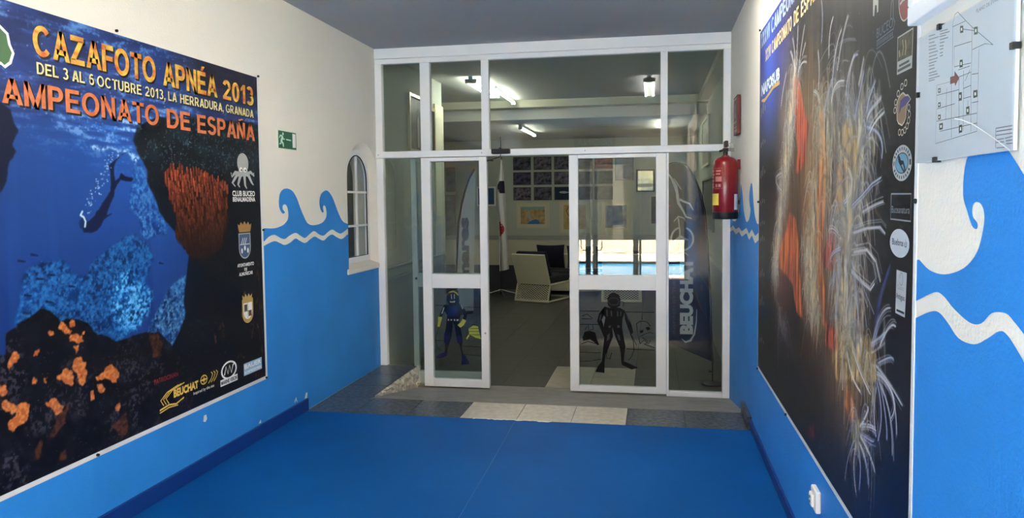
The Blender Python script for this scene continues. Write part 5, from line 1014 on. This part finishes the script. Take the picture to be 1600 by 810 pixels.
# ------------------------------------------------------------------ wall things in the corridor
t = thing('evacuation_plan', 'framed evacuation plan sheet under the high window', 'plan', (W, -4.57, 1.578))
MB().box(W - .012, W - .006, -4.802, -4.345, 1.580, 1.872).build('backing_board', mat('plan_paper', rgb(206, 213, 220), .55), t)
def mapE(u, v, d=0): return (W - .0125 - d, u, v)
b = MB()
for p in T['ev_lines']: b.strip(p, .0014, mapE)
b.build('floor_plan_lines', mat('plan_ink', rgb(96, 104, 112), .5), t)
for p in T['ev_leg'] + T['ev_blk']: MB().strip(p, .002, mapE).build('legend_line', mat('plan_ink_pale', rgb(120, 126, 132), .5), t)
for p in T['ev_icons']:
    s_ = MB().poly(p, mapE, .0003).build('exit_symbol', mat('plan_green', rgb(62, 84, 66), .5), t)
    c0 = [sum(q[k] for q in p) / 4 for k in (0, 1)]
    MB().poly([(c0[0] + (q[0] - c0[0]) * .4, c0[1] + (q[1] - c0[1]) * .4) for q in p], mapE, .0005).build('symbol_mark', M_whitep, s_)
MB().poly(T['ev_arrow'], mapE, .0006).build('you_are_here_arrow', mat('plan_red', rgb(140, 66, 66), .5), t)
b = MB(); text(b, 'PLANO DE EVACUACIÓN', lambda u, v, d=0: (W - .0125 - d, -u, v), 4.645, 4.78, 1.855, 1.862, 0, .0); b.build('plan_title', mat('plan_ink', rgb(96, 104, 112), .5), t)
MB().box(W - .0165, W - .0145, -4.802, -4.345, 1.580, 1.872).build('cover_glass', glass_mat('plan_glass', (.97, .98, .98), rough=.35, ior=1.3), t)
MB().strip(T['ev_diag'], .0022, lambda u, v, d=0: (W - .0172, u, v)).build('white_streak', M_whitep, t)  # thin white line running diagonally over the plan cover
for (u, v) in ((-4.348, 1.74), (-4.80, 1.76), (-4.46, 1.582), (-4.47, 1.870)):
    MB().box(W - .019, W - .005, u - .006, u + .006, v - .006, v + .006).build('clip', M_black, t)
# exit sign
t = thing('exit_sign', 'green running man exit sign on the left wall', 'sign', (0, -1.62, 1.873))
y0, y1, z0, z1 = -1.742, -1.502, 1.873, 1.99
MB().box(0, .004, y0 - .006, y1 + .002, z0 - .004, z1 + .005).build('backing_plate', mat('photoluminescent_edge', rgb(208, 226, 206), .5), t)
def mapS(u, v, d=0): return (.0045 + d, u, v)
MB().poly(rect(y0, y1, z0, z1), mapS).build('green_panel', M_green, t)
k = lambda a, b_: (y0 + (a - 165) / 415 * (y1 - y0), z1 - (b_ - 165 - (a - 165) * .17) / 415 * (z1 - z0))
b = MB(); b.poly([k(*q) for q in ((490, 245), (565, 258), (565, 595), (490, 590))], mapS, .0004); b.build('door_symbol', M_whitep, t)
b = MB(); b.poly([k(*q) for q in ((340, 372), (455, 398), (455, 425), (340, 400))], mapS, .0004)
hd = k(270, 250); b.poly(ell(hd[0], hd[1], .010, .010, 12), mapS, .0004)
b.poly([k(*q) for q in ((200, 270), (245, 275), (275, 320), (278, 360), (315, 370), (310, 392), (262, 385), (250, 420), (280, 470), (285, 560), (262, 560), (255, 490), (225, 440), (228, 490), (185, 500), (182, 475), (208, 465), (212, 400), (235, 320), (215, 300), (195, 345), (180, 340))], mapS, .0004)
b.build('running_man', mat('sign_pale_green', rgb(206, 232, 214), .5), t)
# fire extinguisher
ex, ey_ = 3.005, -.71
t = thing('fire_extinguisher', 'red fire extinguisher hanging beside the glass front', 'extinguisher', (ex, ey_, 1.35))
M_redp = mat('red_enamel', rgb(126, 11, 22), .28, coat=.3)
MB().lathe([(.088, 1.388), (.092, 1.395), (.092, 1.74), (.088, 1.768), (.076, 1.79), (.055, 1.806), (.03, 1.814), (.028, 1.822)], ex, ey_).build('cylinder', M_redp, t, smooth=True)
MB().lathe([(.080, 1.35), (.089, 1.352), (.0945, 1.365), (.0945, 1.402), (.090, 1.405)], ex, ey_).build('foot_ring', M_black, t, smooth=True)
v_ = MB().tube([(ex, ey_, 1.815), (ex, ey_, 1.86)], .018, 12)
v_.box(ex - .018, ex + .018, ey_ - .03, ey_ + .03, 1.85, 1.875); v_.build('valve', M_black, t)
MB().box(ex - .012, ex + .012, ey_ - .085, ey_ + .02, 1.88, 1.925).build('squeeze_handle', M_black, t, bevel=.004)
MB().box(ex - .01, ex + .01, ey_ - .09, ey_ - .02, 1.848, 1.86).build('carry_handle', M_black, t, bevel=.003)
MB().tube([(ex + .02, ey_ - .02, 1.865), (ex + .06, ey_ - .02, 1.86)], .012, 10).build('pressure_gauge', M_chrome, t)
MB().tube([(ex + .035 + .016 * math.cos(a), ey_ - .045, 1.895 + .016 * math.sin(a)) for a in np.linspace(0, 2 * math.pi, 12)[:-1]], .0025, 5, closed=True).build('pull_ring', M_chrome, t)
MB().tube([(ex - .02, ey_ - .03, 1.86), (ex - .045, ey_ - .02, 1.852)], .008, 8).build('nozzle_stub', M_black, t)
def cyl_patch(a0, a1, z0, z1, r, n=10):
    b = MB(); v = []
    for i in range(n + 1):
        a = a0 + (a1 - a0) * i / n
        v += [(ex + r * math.cos(a), ey_ + r * math.sin(a), z0), (ex + r * math.cos(a), ey_ + r * math.sin(a), z1)]
    return b.add(v, [(2*i, 2*i+2, 2*i+3, 2*i+1) for i in range(n)])
M_lab = mat('extinguisher_label', rgb(190, 120, 116), .4); D2R = math.pi / 180
for (a0, a1, za, zb) in ((183, 200, 1.70, 1.712), (183, 203, 1.675, 1.684), (183, 198, 1.655, 1.665), (183, 200, 1.63, 1.64), (186, 196, 1.60, 1.615), (183, 203, 1.585, 1.59), (208, 226, 1.70, 1.712), (208, 224, 1.678, 1.69), (206, 228, 1.628, 1.665), (206, 214, 1.588, 1.61), (217, 226, 1.588, 1.61), (183, 230, 1.724, 1.727), (183, 230, 1.575, 1.578)):
    a0, a1 = 180 + (a0 - 183) * 1.5, 180 + (a1 - 183) * 1.5
    cyl_patch(a0 * D2R, a1 * D2R, za, zb, .0926, 4).build('label_print', M_lab, t)
cyl_patch(180 * D2R, 234 * D2R, 1.455, 1.54, .0927).build('yellow_sticker', mat('yellow_sticker', rgb(222, 200, 84), .5), t)
cyl_patch(308 * D2R, 334 * D2R, 1.42, 1.535, .0927).build('paper_tag', M_whitep, t)
MB().box(ex + .085, W - .0015, ey_ - .025, ey_ + .025, 1.72, 1.79).build('wall_bracket', M_redp, t)
MB().box(ex + .086, W - .0015, ey_ - .02, ey_ + .02, 1.46, 1.49).build('strap', M_black, t)
# fire sign
t = thing('fire_equipment_sign', 'red fire sign on the right wall above the extinguisher', 'sign', (W, -.62, 1.975))
MB().box(W - .03, W - .004, -.75, -.53, 1.978, 2.262).build('sign_plate', mat('dark_red_plate', rgb(96, 20, 24), .4), t, bevel=.002)
b = MB()
for z_ in (2.03, 2.01, 2.0): b.strip([(-.735, z_), (-.6, z_)], .006, mapR, .031)
b.strip([(-.72, 2.24), (-.56, 2.24), (-.56, 2.07), (-.72, 2.07), (-.72, 2.24)], .012, mapR, .031).strip([(-.64, 2.1), (-.64, 2.2)], .04, mapR, .031); b.build('pictogram', mat('pale_red_print', rgb(206, 180, 176), .5), t)
# motion sensor over the doors
t = thing('motion_sensor', 'black door motion sensor on the white transom', 'sensor', (1.167, -.06, 1.905))
b = MB().box(1.085, 1.25, -.105, -.0555, 1.912, 1.956); b.build('housing', M_black, t, bevel=.008)
MB().box(1.15, 1.175, -.09, -.06, 1.955, 1.966).build('mount', M_black, t, bevel=.003)
MB().tube([(1.163, -.06, 1.963), (1.160, -.045, 2.0), (1.155, -.035, 2.065)], .003, 6).build('cable', M_black, t)
MB().tube([(1.165, -.07, 1.912), (1.155, -.06, 1.89), (1.12, -.05, 1.878), (1.08, -.045, 1.868), (1.045, -.042, 1.862)], .0035, 6).build('cable', M_black, t)
MB().box(1.034, 1.09, -.05, -.03, 1.852, 1.864).build('cable_clip', M_black, t)
# socket
t = thing('wall_socket', 'white socket low on the blue right wall', 'socket', (W, -3.32, .295))
MB().box(W - .022, W - .0015, -3.375, -3.285, .293, .378).build('cover_plate', M_whitep, t, bevel=.006)
MB().box(W - .034, W - .022, -3.355, -3.305, .31, .36).build('socket_face', M_whitep, t, bevel=.006)
for z_ in (.325, .345): MB().tube([(W - .0345, -3.33, z_), (W - .036, -3.33, z_)], .006, 8).build('socket_hole', M_black, t)
# ------------------------------------------------------------------ lobby things
def frame(name, label, cat, x0, x1, z0, z1, mf, mats, fw_=.016, mm=None, group=None, y=7.1, dep=.022, mtw=.03):
    t = thing(name, label, cat, ((x0 + x1) / 2, y, z0), group)
    b = MB()
    b.box(x0, x1, y - dep, y, z1 - fw_, z1).box(x0, x1, y - dep, y, z0, z0 + fw_).box(x0, x0 + fw_, y - dep, y, z0 + fw_, z1 - fw_).box(x1 - fw_, x1, y - dep, y, z0 + fw_, z1 - fw_)
    b.build('frame', mf, t)
    a = fw_
    if mm:
        MB().box(x0 + fw_, x1 - fw_, y - dep * .45, y, z0 + fw_, z1 - fw_).build('mount', mm, t); a = fw_ + mtw
    MB().box(x0 + a, x1 - a, y - dep * .6, y - dep * .46 + .003, z0 + a, z1 - a).build('picture', mats, t)
    return t
M_bf = mat('black_frame', rgb(12, 12, 16), .4); M_cf = mat('cream_frame', rgb(196, 190, 160), .5); M_mnt = mat('ivory_mount', rgb(200, 196, 176), .7)
random.seed(11)
cols5 = [-.145, .249, .638, 1.02, 1.394]; rows3 = [(2.083, 2.325), (1.803, 2.04), (1.513, 1.757)]
rn, cn = ('top', 'middle', 'bottom'), ('first', 'second', 'third', 'fourth', 'fifth')
for j, (za, zb) in enumerate(rows3):
    for i, xa in enumerate(cols5):
        base = random.choice([(8, 8, 28), (10, 8, 24), (8, 12, 30), (12, 12, 22)]); hi = random.choice([(92, 82, 116), (128, 118, 136), (78, 70, 104), (108, 104, 124)])
        if (i, j) == (4, 0): base, hi = (60, 20, 30), (170, 70, 66)
        if (i, j) == (2, 2): base, hi = (8, 26, 48), (20, 44, 66)
        if i >= 3 and (i, j) != (4, 0): base, hi = (30, 44, 56), (66, 84, 92)
        f_ = frame('framed_photo', 'small dark underwater photo, %s row, %s from the flag' % (rn[j], cn[i]), 'picture', xa, xa + .336, za, zb, M_bf, mat('sea_photo_%d_%d' % (i, j), rgb(*base), .5, spec=.2, col2=rgb(*hi), vscale=11 + 4 * ((i + j) % 3)), .012, group='underwater photos on the lobby wall')
        if (i, j) == (2, 2):
            MB().poly([(.72, 1.655), (.76, 1.675), (.83, 1.678), (.9, 1.66), (.93, 1.65), (.9, 1.645), (.83, 1.632), (.76, 1.638)], mapY(7.1 - .0135)).build('white_fish', M_greyp, f_)
frame('framed_photo', 'large blue underwater photo right of the small photos', 'picture', 1.773, 2.111, 1.86, 2.29, M_bf, mat('blue_photo', rgb(36, 56, 96), .35, col2=rgb(84, 108, 140), vscale=6), .014)
frame('mirror', 'small black framed mirror on the lobby back wall', 'mirror', 2.158, 2.495, 1.643, 2.059, M_bf, mat('mirror_glass', rgb(214, 206, 184), .03, metal=1.0), .03)
m1 = frame('framed_map', 'cream framed coastal map left of the lounge chairs', 'picture', -.093, .53, .979, 1.468, M_cf, mat('map_land', rgb(150, 124, 76), .6, col2=rgb(196, 168, 112), vscale=14), .03, M_mnt, mtw=.05)
mp7 = mapY(7.1 - .0138)
b = MB(); b.poly([(.10, 1.062), (.36, 1.062), (.345, 1.12), (.28, 1.155), (.2, 1.13), (.16, 1.11)], mp7); b.build('map_sea', mat('map_blue', rgb(52, 112, 172), .6), m1)
b = MB(); b.poly([(-.012, 1.34), (.448, 1.34), (.448, 1.385), (-.012, 1.385)], mp7, .0002); b.build('map_sky', mat('map_sky', rgb(120, 160, 170), .6), m1)
b = MB(); b.strip([(.12, 1.33), (.16, 1.27), (.15, 1.2), (.2, 1.13)], [.02, .04, .05, .06], mp7, .0003); b.build('map_river', mat('map_pale', rgb(160, 170, 168), .6), m1)
m2 = frame('framed_map', 'cream framed ochre chart half behind the right door stile', 'picture', .729, 1.303, .88, 1.496, M_cf, mat('map_ochre', rgb(156, 128, 72), .6, col2=rgb(190, 164, 104), vscale=10), .03, M_mnt, mtw=.05)
b = MB(); b.strip([(.9, 1.38), (.86, 1.3), (.9, 1.22), (.97, 1.2)], .014, mp7).strip([(.9, 1.38), (.98, 1.39)], .01, mp7); b.build('chart_lines', mat('chart_ink', rgb(70, 56, 36), .6), m2)
frame('framed_map', 'cream framed blue chart seen through the right door glass', 'picture', 1.521, 2.051, .915, 1.476, M_cf, mat('map_bluegrey', rgb(70, 90, 130), .6, col2=rgb(150, 160, 170), vscale=8), .03, M_mnt, mtw=.04)
frame('framed_photo', 'black picture in a pale frame beside the mirror', 'picture', 2.402, 2.633, 1.031, 1.585, M_cf, mat('black_picture', rgb(16, 16, 22), .4, col2=rgb(30, 30, 40), vscale=5), .03)
frame('framed_photo', 'blue seascape print behind the hanging flag', 'picture', -.864, -.492, 1.41, 1.781, M_whitep, mat('seascape', rgb(16, 48, 96), .4, col2=rgb(40, 92, 142), vscale=4), .03)
frame('framed_photo', 'grey framed drawing high on the far left of the back wall', 'picture', -1.47, -1.28, 1.69, 2.16, mat('grey_frame', rgb(110, 110, 104), .5), mat('grey_drawing', rgb(92, 98, 98), .6, col2=rgb(140, 144, 140), vscale=8), .02)
frame('framed_photo', 'grey framed drawing low on the far left of the back wall', 'picture', -1.48, -1.29, .824, 1.63, mat('grey_frame', rgb(110, 110, 104), .5), mat('grey_drawing2', rgb(92, 98, 98), .6, col2=rgb(134, 138, 136), vscale=8), .02)
# pictures on the side walls of the lobby
def side_frame(label, x, s, y0, y1, z0, z1, mf, mp_, fw_=.03, tilt=.0):
    t = thing('framed_photo', label, 'picture', (x, (y0 + y1) / 2, z0))
    a, b_ = (x, x + s * .03)
    q = lambda b, *k: b.box(min(a, b_), max(a, b_), *k)
    b = MB(); q(b, y0, y1, z1 - fw_, z1); q(b, y0, y1, z0, z0 + fw_); q(b, y0, y0 + fw_, z0 + fw_, z1 - fw_); q(b, y1 - fw_, y1, z0 + fw_, z1 - fw_); b.build('frame', mf, t)
    a2 = x + s * .012
    MB().box(min(a, a2), max(a, a2), y0 + fw_, y1 - fw_, z0 + fw_, z1 - fw_).build('picture', mp_, t)
    return t
sf = side_frame('tall silver framed picture of an archway on the left lobby wall', 0, 1, .82, 1.40, 2.02, 2.62, mat('silver_frame', rgb(176, 172, 150), .35, metal=.5), mat('arch_picture', rgb(58, 60, 58), .5, col2=rgb(98, 100, 96), vscale=10))
b = MB(); mS = lambda u, v, d=0: (.0128 + d, u, v)
b.poly([(1.06, 2.06), (1.2, 2.06), (1.2, 2.45), (1.13, 2.5), (1.06, 2.45)], mS); b.build('arch_shadow', mat('arch_dark', rgb(34, 34, 34), .5), sf)
b = MB(); b.poly([(1.1, 2.08), (1.16, 2.08), (1.16, 2.36), (1.13, 2.42), (1.1, 2.36)], mS, .0003); b.build('arch_light', mat('arch_light', rgb(150, 152, 148), .5), sf)
side_frame('gilt framed picture beside the cream pilaster', 0, 1, 1.46, 1.68, 1.98, 2.55, mat('gilt_frame', rgb(150, 132, 84), .4, metal=.4), mat('dim_picture', rgb(60, 62, 58), .5))
side_frame('white framed picture on the right lobby wall', 3.2, -1, 3.3, 4.6, 1.95, 2.6, M_icream, mat('pale_picture', rgb(150, 150, 140), .5))
side_frame('glazed grey notice case on the right lobby wall', 3.2, -1, 2.6, 4.4, 1.1, 1.78, mat('grey_case', rgb(130, 134, 130), .4), mat('case_inside', rgb(120, 126, 120), .5))
# lounge chairs
def make_chair(label):
    t = thing('lounge_chair', label, 'chair', (0, 0, 0), 'woven lounge chairs in the lobby')
    hw = .315
    # leaned woven back panel
    MB().add([(-hw, -.17, .80), (hw, -.17, .80), (hw, .02, .29), (-hw, .02, .29), (-hw, -.125, .815), (hw, -.125, .815), (hw, .065, .30), (-hw, .065, .30)],
             [(0, 1, 2, 3), (4, 7, 6, 5), (0, 4, 5, 1), (1, 5, 6, 2), (2, 6, 7, 3), (3, 7, 4, 0)]).build('back_panel', M_cream, t, bevel=.006)
    fr = MB()
    for s in (-1, 1):
        fr.tube([(s * hw, .03, .28), (s * (hw - .0), -.05, .02), (s * hw, .72, .02), (s * hw, .74, .30), (s * hw, .03, .29)], .017, 8)
    fr.tube([(-hw, -.05, .02), (hw, -.05, .02)], .017, 8).tube([(-hw, .74, .30), (hw, .74, .30)], .017, 8).tube([(-hw, .72, .02), (hw, .72, .02)], .015, 8)
    fr.build('frame', M_cream, t)
    la = MB(); n = 12
    def P_(a, b): return (-hw + 2 * hw * a, .03 - .08 * (1 - b), .03 + .25 * b)
    for i in range(-7, n):
        a0, a1 = i / n, (i + 7) / n
        for (p, q) in ((a0, a1), (a1, a0)):
            b0, b1 = 0.0, 1.0
            pa, pb = p, q
            if pa < 0: b0 = (0 - pa) / (pb - pa); pa = 0
            if pa > 1: b0 = (1 - pa) / (pb - pa); pa = 1
            if pb > 1: b1 = b0 + (1 - pa) / (q - p) if q != p else 1; pb = 1; b1 = (1 - p) / (q - p)
            if pb < 0: b1 = (0 - p) / (q - p); pb = 0
            la.tube([P_(pa, b0), P_(pb, b1)], .006, 4)
    la.build('lattice_panel', M_cream, t, kind='stuff')
    MB().box(-hw + .03, hw - .03, .10, .12, .03, .29).build('lattice_shade_panel', M_dgrey, t)  # added dark sheet, stands in for the shade seen through the lattice
    MB().box(-hw + .01, hw - .01, .05, .74, .31, .43).build('seat_cushion', M_dgrey, t, bevel=.03)
    MB().add([(-hw + .02, .07, .43), (hw - .02, .07, .43), (hw - .02, .17, .43), (-hw + .02, .17, .43), (-hw + .03, -.09, .84), (hw - .03, -.09, .84), (hw - .03, .0, .86), (-hw + .03, .0, .86)],
             [(0, 3, 2, 1), (4, 5, 6, 7), (0, 1, 5, 4), (1, 2, 6, 5), (2, 3, 7, 6), (3, 0, 4, 7)]).build('back_cushion', M_navy, t, bevel=.03)
    return t
c1 = make_chair('cream woven lounge chair with its back to the open doorway')
c2 = copy_tree(c1); c2['label'] = 'cream woven lounge chair behind the right door leaf'
c1.location = (.482, 5.485, DROP); c1.rotation_euler = (0, 0, -.375)
c2.location = (1.95, 5.6, DROP); c2.rotation_euler = (0, 0, .05)
def cushion(label, x, y, z, w, h, rz, tilt, m):
    b = MB(); n = 10; v = []; f = []
    for side in (-1, 1):
        for i in range(n + 1):
            for j in range(n + 1):
                a, c = i / n * 2 - 1, j / n * 2 - 1
                th = .075 * (1 - abs(a) ** 3) ** .5 * (1 - abs(c) ** 3) ** .5
                pin = 1 - .06 * (1 - abs(c)) * 0
                px, pz, py = a * w / 2 * (1 - .07 * (1 - c * c)), (c * h / 2) * (1 - .07 * (1 - a * a)), side * th
                px, py, pz = px, py * math.cos(tilt) - pz * math.sin(tilt), pz * math.cos(tilt) + py * math.sin(tilt)
                v.append((x + px * math.cos(rz) - py * math.sin(rz), y + px * math.sin(rz) + py * math.cos(rz), z + pz))
    N2 = (n + 1) ** 2
    for s in (0, 1):
        for i in range(n):
            for j in range(n):
                q = [s * N2 + i * (n + 1) + j, s * N2 + (i + 1) * (n + 1) + j, s * N2 + (i + 1) * (n + 1) + j + 1, s * N2 + i * (n + 1) + j + 1]
                f.append(tuple(q))
    b.add(v, f); o = b.build('cushion', m, None, smooth=True); tag(o, label, 'cushion', 'cushions on the lobby sofa'); return o
t = thing('sofa', 'low dark sofa against the lobby back wall', 'sofa', (.95, 6.7, DROP))
MB().box(.3, 1.9, 6.5, 7.04, DROP + .06, DROP + .30).build('base', M_cream, t, bevel=.01)
MB().box(.32, 1.88, 6.48, 6.95, DROP + .30, DROP + .43).build('seat_cushion', M_dgrey, t, bevel=.03)
MB().box(.3, 1.9, 6.95, 7.05, DROP + .30, DROP + .70).build('back_rest', M_cream, t, bevel=.02)
for x in (.33, 1.8):
    for y in (6.52, 6.95): MB().box(x, x + .05, y, y + .05, DROP, DROP + .06).build('leg', M_cream, t)
cushion('large navy cushion leaning on the sofa back', .60, 6.80, .47, .52, .46, .05, .25, M_navy)
cushion('dark grey cushion beside the large navy cushion', 1.14, 6.82, .46, .48, .44, .0, .25, M_dgrey)
cushion('navy cushion at the far end of the sofa', 1.65, 6.82, .46, .44, .42, .0, .25, M_navy)
# flag on a stand
t = thing('flag', 'white flag with a red patch drooping on a stand in the lobby', 'flag', (-.2, 6.3, DROP))
MB().tube([(-.24, 6.3, DROP + .01), (-.235, 6.3, .5), (-.2, 6.3, 2.32)], .011, 8).build('pole', M_black, t)
b = MB()
for a in (0.3, 1.9, 3.5, 5.1): b.tube([(-.24, 6.3, DROP + .10), (-.24 + .16 * math.cos(a), 6.3 + .16 * math.sin(a), DROP + .05), (-.24 + .34 * math.cos(a), 6.3 + .34 * math.sin(a), DROP + .012)], .01, 6)
b.build('stand_feet', M_chrome, t)
prof = [(2.24, -.205, -.19), (2.1, -.225, -.165), (1.95, -.25, -.15), (1.78, -.296, -.132), (1.6, -.297, -.125), (1.4, -.29, -.115), (1.2, -.275, -.105), (.9, -.262, -.10), (.6, -.26, -.09), (.24, -.255, -.078)]
def flagp(s, z, e=0):
    zz = [p[0] for p in prof][::-1]; xl = np.interp(z, zz, [p[1] for p in prof][::-1]); xr = np.interp(z, zz, [p[2] for p in prof][::-1])
    return (xl + (xr - xl) * s, 6.26 + .035 * math.sin(s * 9 + z * 1.3) * min(1, (2.3 - z)) - e, z + (.04 * s if z < .3 else 0))
b = MB(); ns, nz = 16, 30; v = [flagp(i / ns, 2.24 - 2.0 * j / nz) for j in range(nz + 1) for i in range(ns + 1)]
b.add(v, [(j*(ns+1)+i, j*(ns+1)+i+1, (j+1)*(ns+1)+i+1, (j+1)*(ns+1)+i) for j in range(nz) for i in range(ns)]); b.build('cloth', mat('white_flag_cloth', rgb(206, 206, 204), .9), t, smooth=True)
def flag_patch(name, m, s0, s1, zt, zb):
    b = MB(); n = 6; v = []
    for j in range(n + 1):
        z = zt(0) + (zb(0) - zt(0)) * j / n
        for i in range(n + 1):
            s = s0(j / n) + (s1(j / n) - s0(j / n)) * i / n; v.append(flagp(s, z, .004))
    b.add(v, [(j*(n+1)+i, j*(n+1)+i+1, (j+1)*(n+1)+i+1, (j+1)*(n+1)+i) for j in range(n) for i in range(n)]); b.build(name, m, t)
flag_patch('red_patch', mat('flag_red', rgb(150, 30, 42), .9), lambda q: .12, lambda q: .15 + .5 * math.sin(math.pi * (q * .8 + .1)), lambda q: 1.13, lambda q: .87)
flag_patch('black_patch', mat('flag_black', rgb(26, 26, 40), .9), lambda q: .35 - .2 * math.sin(math.pi * q), lambda q: .97, lambda q: 1.86, lambda q: 1.64)
# feather banners
t = thing('feather_banner', 'white feather banner reading mares behind the left doors', 'banner', (-.42, 4.2, DROP))
left = [(-.429, -.158), (-.455, .2), (-.461, .389), (-.45, .6), (-.433, .875), (-.405, 1.2), (-.36, 1.45), (-.30, 1.65), (-.225, 1.85), (-.15, 1.985)]
m42 = mapY(4.2)
MB().poly(left + [(-.145, 1.97), (-.165, 1.4), (-.19, .6), (-.209, -.154)], m42).build('fabric', mat('banner_white', rgb(196, 200, 204), .8), t)
MB().tube([(-.42, 4.2, DROP)] + [(a - .014, 4.2, b_) for a, b_ in left], .016, 8).build('pole', mat('banner_pole', rgb(24, 28, 40), .6), t)
MB().lathe([(.2, DROP), (.2, DROP + .02), (.03, DROP + .035), (.02, DROP + .06)], -.42, 4.2, 16).build('base', M_black, t)
b = MB(); text(b, 'mares', lambda u, v, d=0: (-u, 4.195, v), .258, .375, .30, 1.25, 0, .05, rot=False)
b = MB(); vv, ff = glyphs('mares', .05); hx = [p[0] for p in vv]; hy = [p[1] for p in vv]
b.add([(-.262 - (y_ - min(hy)) / (max(hy) - min(hy)) * .115, 4.195, .28 + (x_ - min(hx)) / (max(hx) - min(hx)) * .98) for x_, y_ in vv], ff); b.build('lettering', mat('banner_ink', rgb(26, 30, 52), .7), t)
t = thing('feather_banner', 'navy feather banner reading BEUCHAT behind the right glass pane', 'banner', (3.0, .42, DROP))
right = [(3.0, .022), (2.987, .404), (2.969, .813), (2.95, 1.15), (2.928, 1.393), (2.89, 1.56), (2.842, 1.682), (2.80, 1.76), (2.757, 1.81), (2.70, 1.832), (2.644, 1.83), (2.60, 1.815), (2.555, 1.77)]
m04 = mapY(.42)
MB().poly(right + [(2.535, 1.70), (2.53, 1.0), (2.53, .215)], m04).build('fabric', mat('banner_navy', rgb(7, 16, 40), .8, spec=.2, col2=rgb(10, 26, 60), vscale=2), t)
MB().tube([(3.006, .42, DROP)] + [(a + .008, .42, b_) for a, b_ in right], .007, 8).build('pole', M_black, t)
MB().tube([(2.97, .42, -.07), (3.005, .42, -.07)], .01, 6).build('pole_clamp', M_black, t)
MB().lathe([(.10, DROP), (.10, DROP + .015), (.02, DROP + .03)], 3.006, .42, 16).build('base', M_black, t)
b = MB(); vv, ff = glyphs('BEUCHAT', .06); hx = [p[0] for p in vv]; hy = [p[1] for p in vv]
b.add([(2.834 - (y_ - min(hy)) / (max(hy) - min(hy)) * .12, .415, .268 + (x_ - min(hx)) / (max(hx) - min(hx)) * .70) for x_, y_ in vv], ff)
for (a0, a1) in ((-1.9, 1.2), (1.75, 3.9)):
    b.strip([(2.735 + .098 * math.cos(a0 + (a1 - a0) * i / 16), 1.142 + .105 * math.sin(a0 + (a1 - a0) * i / 16)) for i in range(17)], .016, m04, .005)
b.strip([(2.66, 1.30), (2.70, 1.345), (2.75, 1.33), (2.765, 1.30)], [.006, .014, .01, .003], m04, .005).strip([(2.70, 1.33), (2.715, 1.2), (2.70, 1.06)], .012, m04, .005)
b.strip([(2.655, 1.12), (2.72, 1.16), (2.79, 1.13)], [.004, .03, .004], m04, .006).strip([(2.66, .98), (2.74, 1.03), (2.79, .99)], [.004, .02, .004], m04, .006)
b.strip([(2.73, .225), (2.765, .195), (2.81, .21), (2.845, .27), (2.862, .38), (2.866, .50)], [.004, .016, .02, .014, .008, .004], m04, .005)
# freediver figure at the top of the banner
b.strip([(2.615, 1.73), (2.645, 1.68), (2.675, 1.62), (2.69, 1.555), (2.70, 1.47), (2.74, 1.40), (2.77, 1.34), (2.82, 1.325)], [.01, .02, .034, .024, .026, .018, .016, .006], m04, .005)
b.strip([(2.71, 1.50), (2.75, 1.48), (2.80, 1.46), (2.835, 1.40)], [.02, .018, .014, .006], m04, .0055).strip([(2.66, 1.69), (2.70, 1.63), (2.725, 1.59)], [.008, .01, .004], m04, .005)
b.build('lettering_and_emblem', mat('banner_silver', rgb(186, 192, 198), .6), t)
b = MB(); vv, ff = glyphs('INSPIRED BY THE SEA', .0); hx = [p[0] for p in vv]; hy = [p[1] for p in vv]
b.add([(2.676 - (y_ - min(hy)) / (max(hy) - min(hy)) * .026, .415, .268 + (x_ - min(hx)) / (max(hx) - min(hx)) * .62) for x_, y_ in vv], ff); b.build('motto_lettering', mat('banner_dim', rgb(60, 74, 96), .7), t)
MB().poly([(2.60, 1.46), (2.63, 1.45), (2.625, 1.43), (2.60, 1.42)], m04, .005).build('red_mark', mat('flag_red', rgb(150, 30, 42), .9), t)
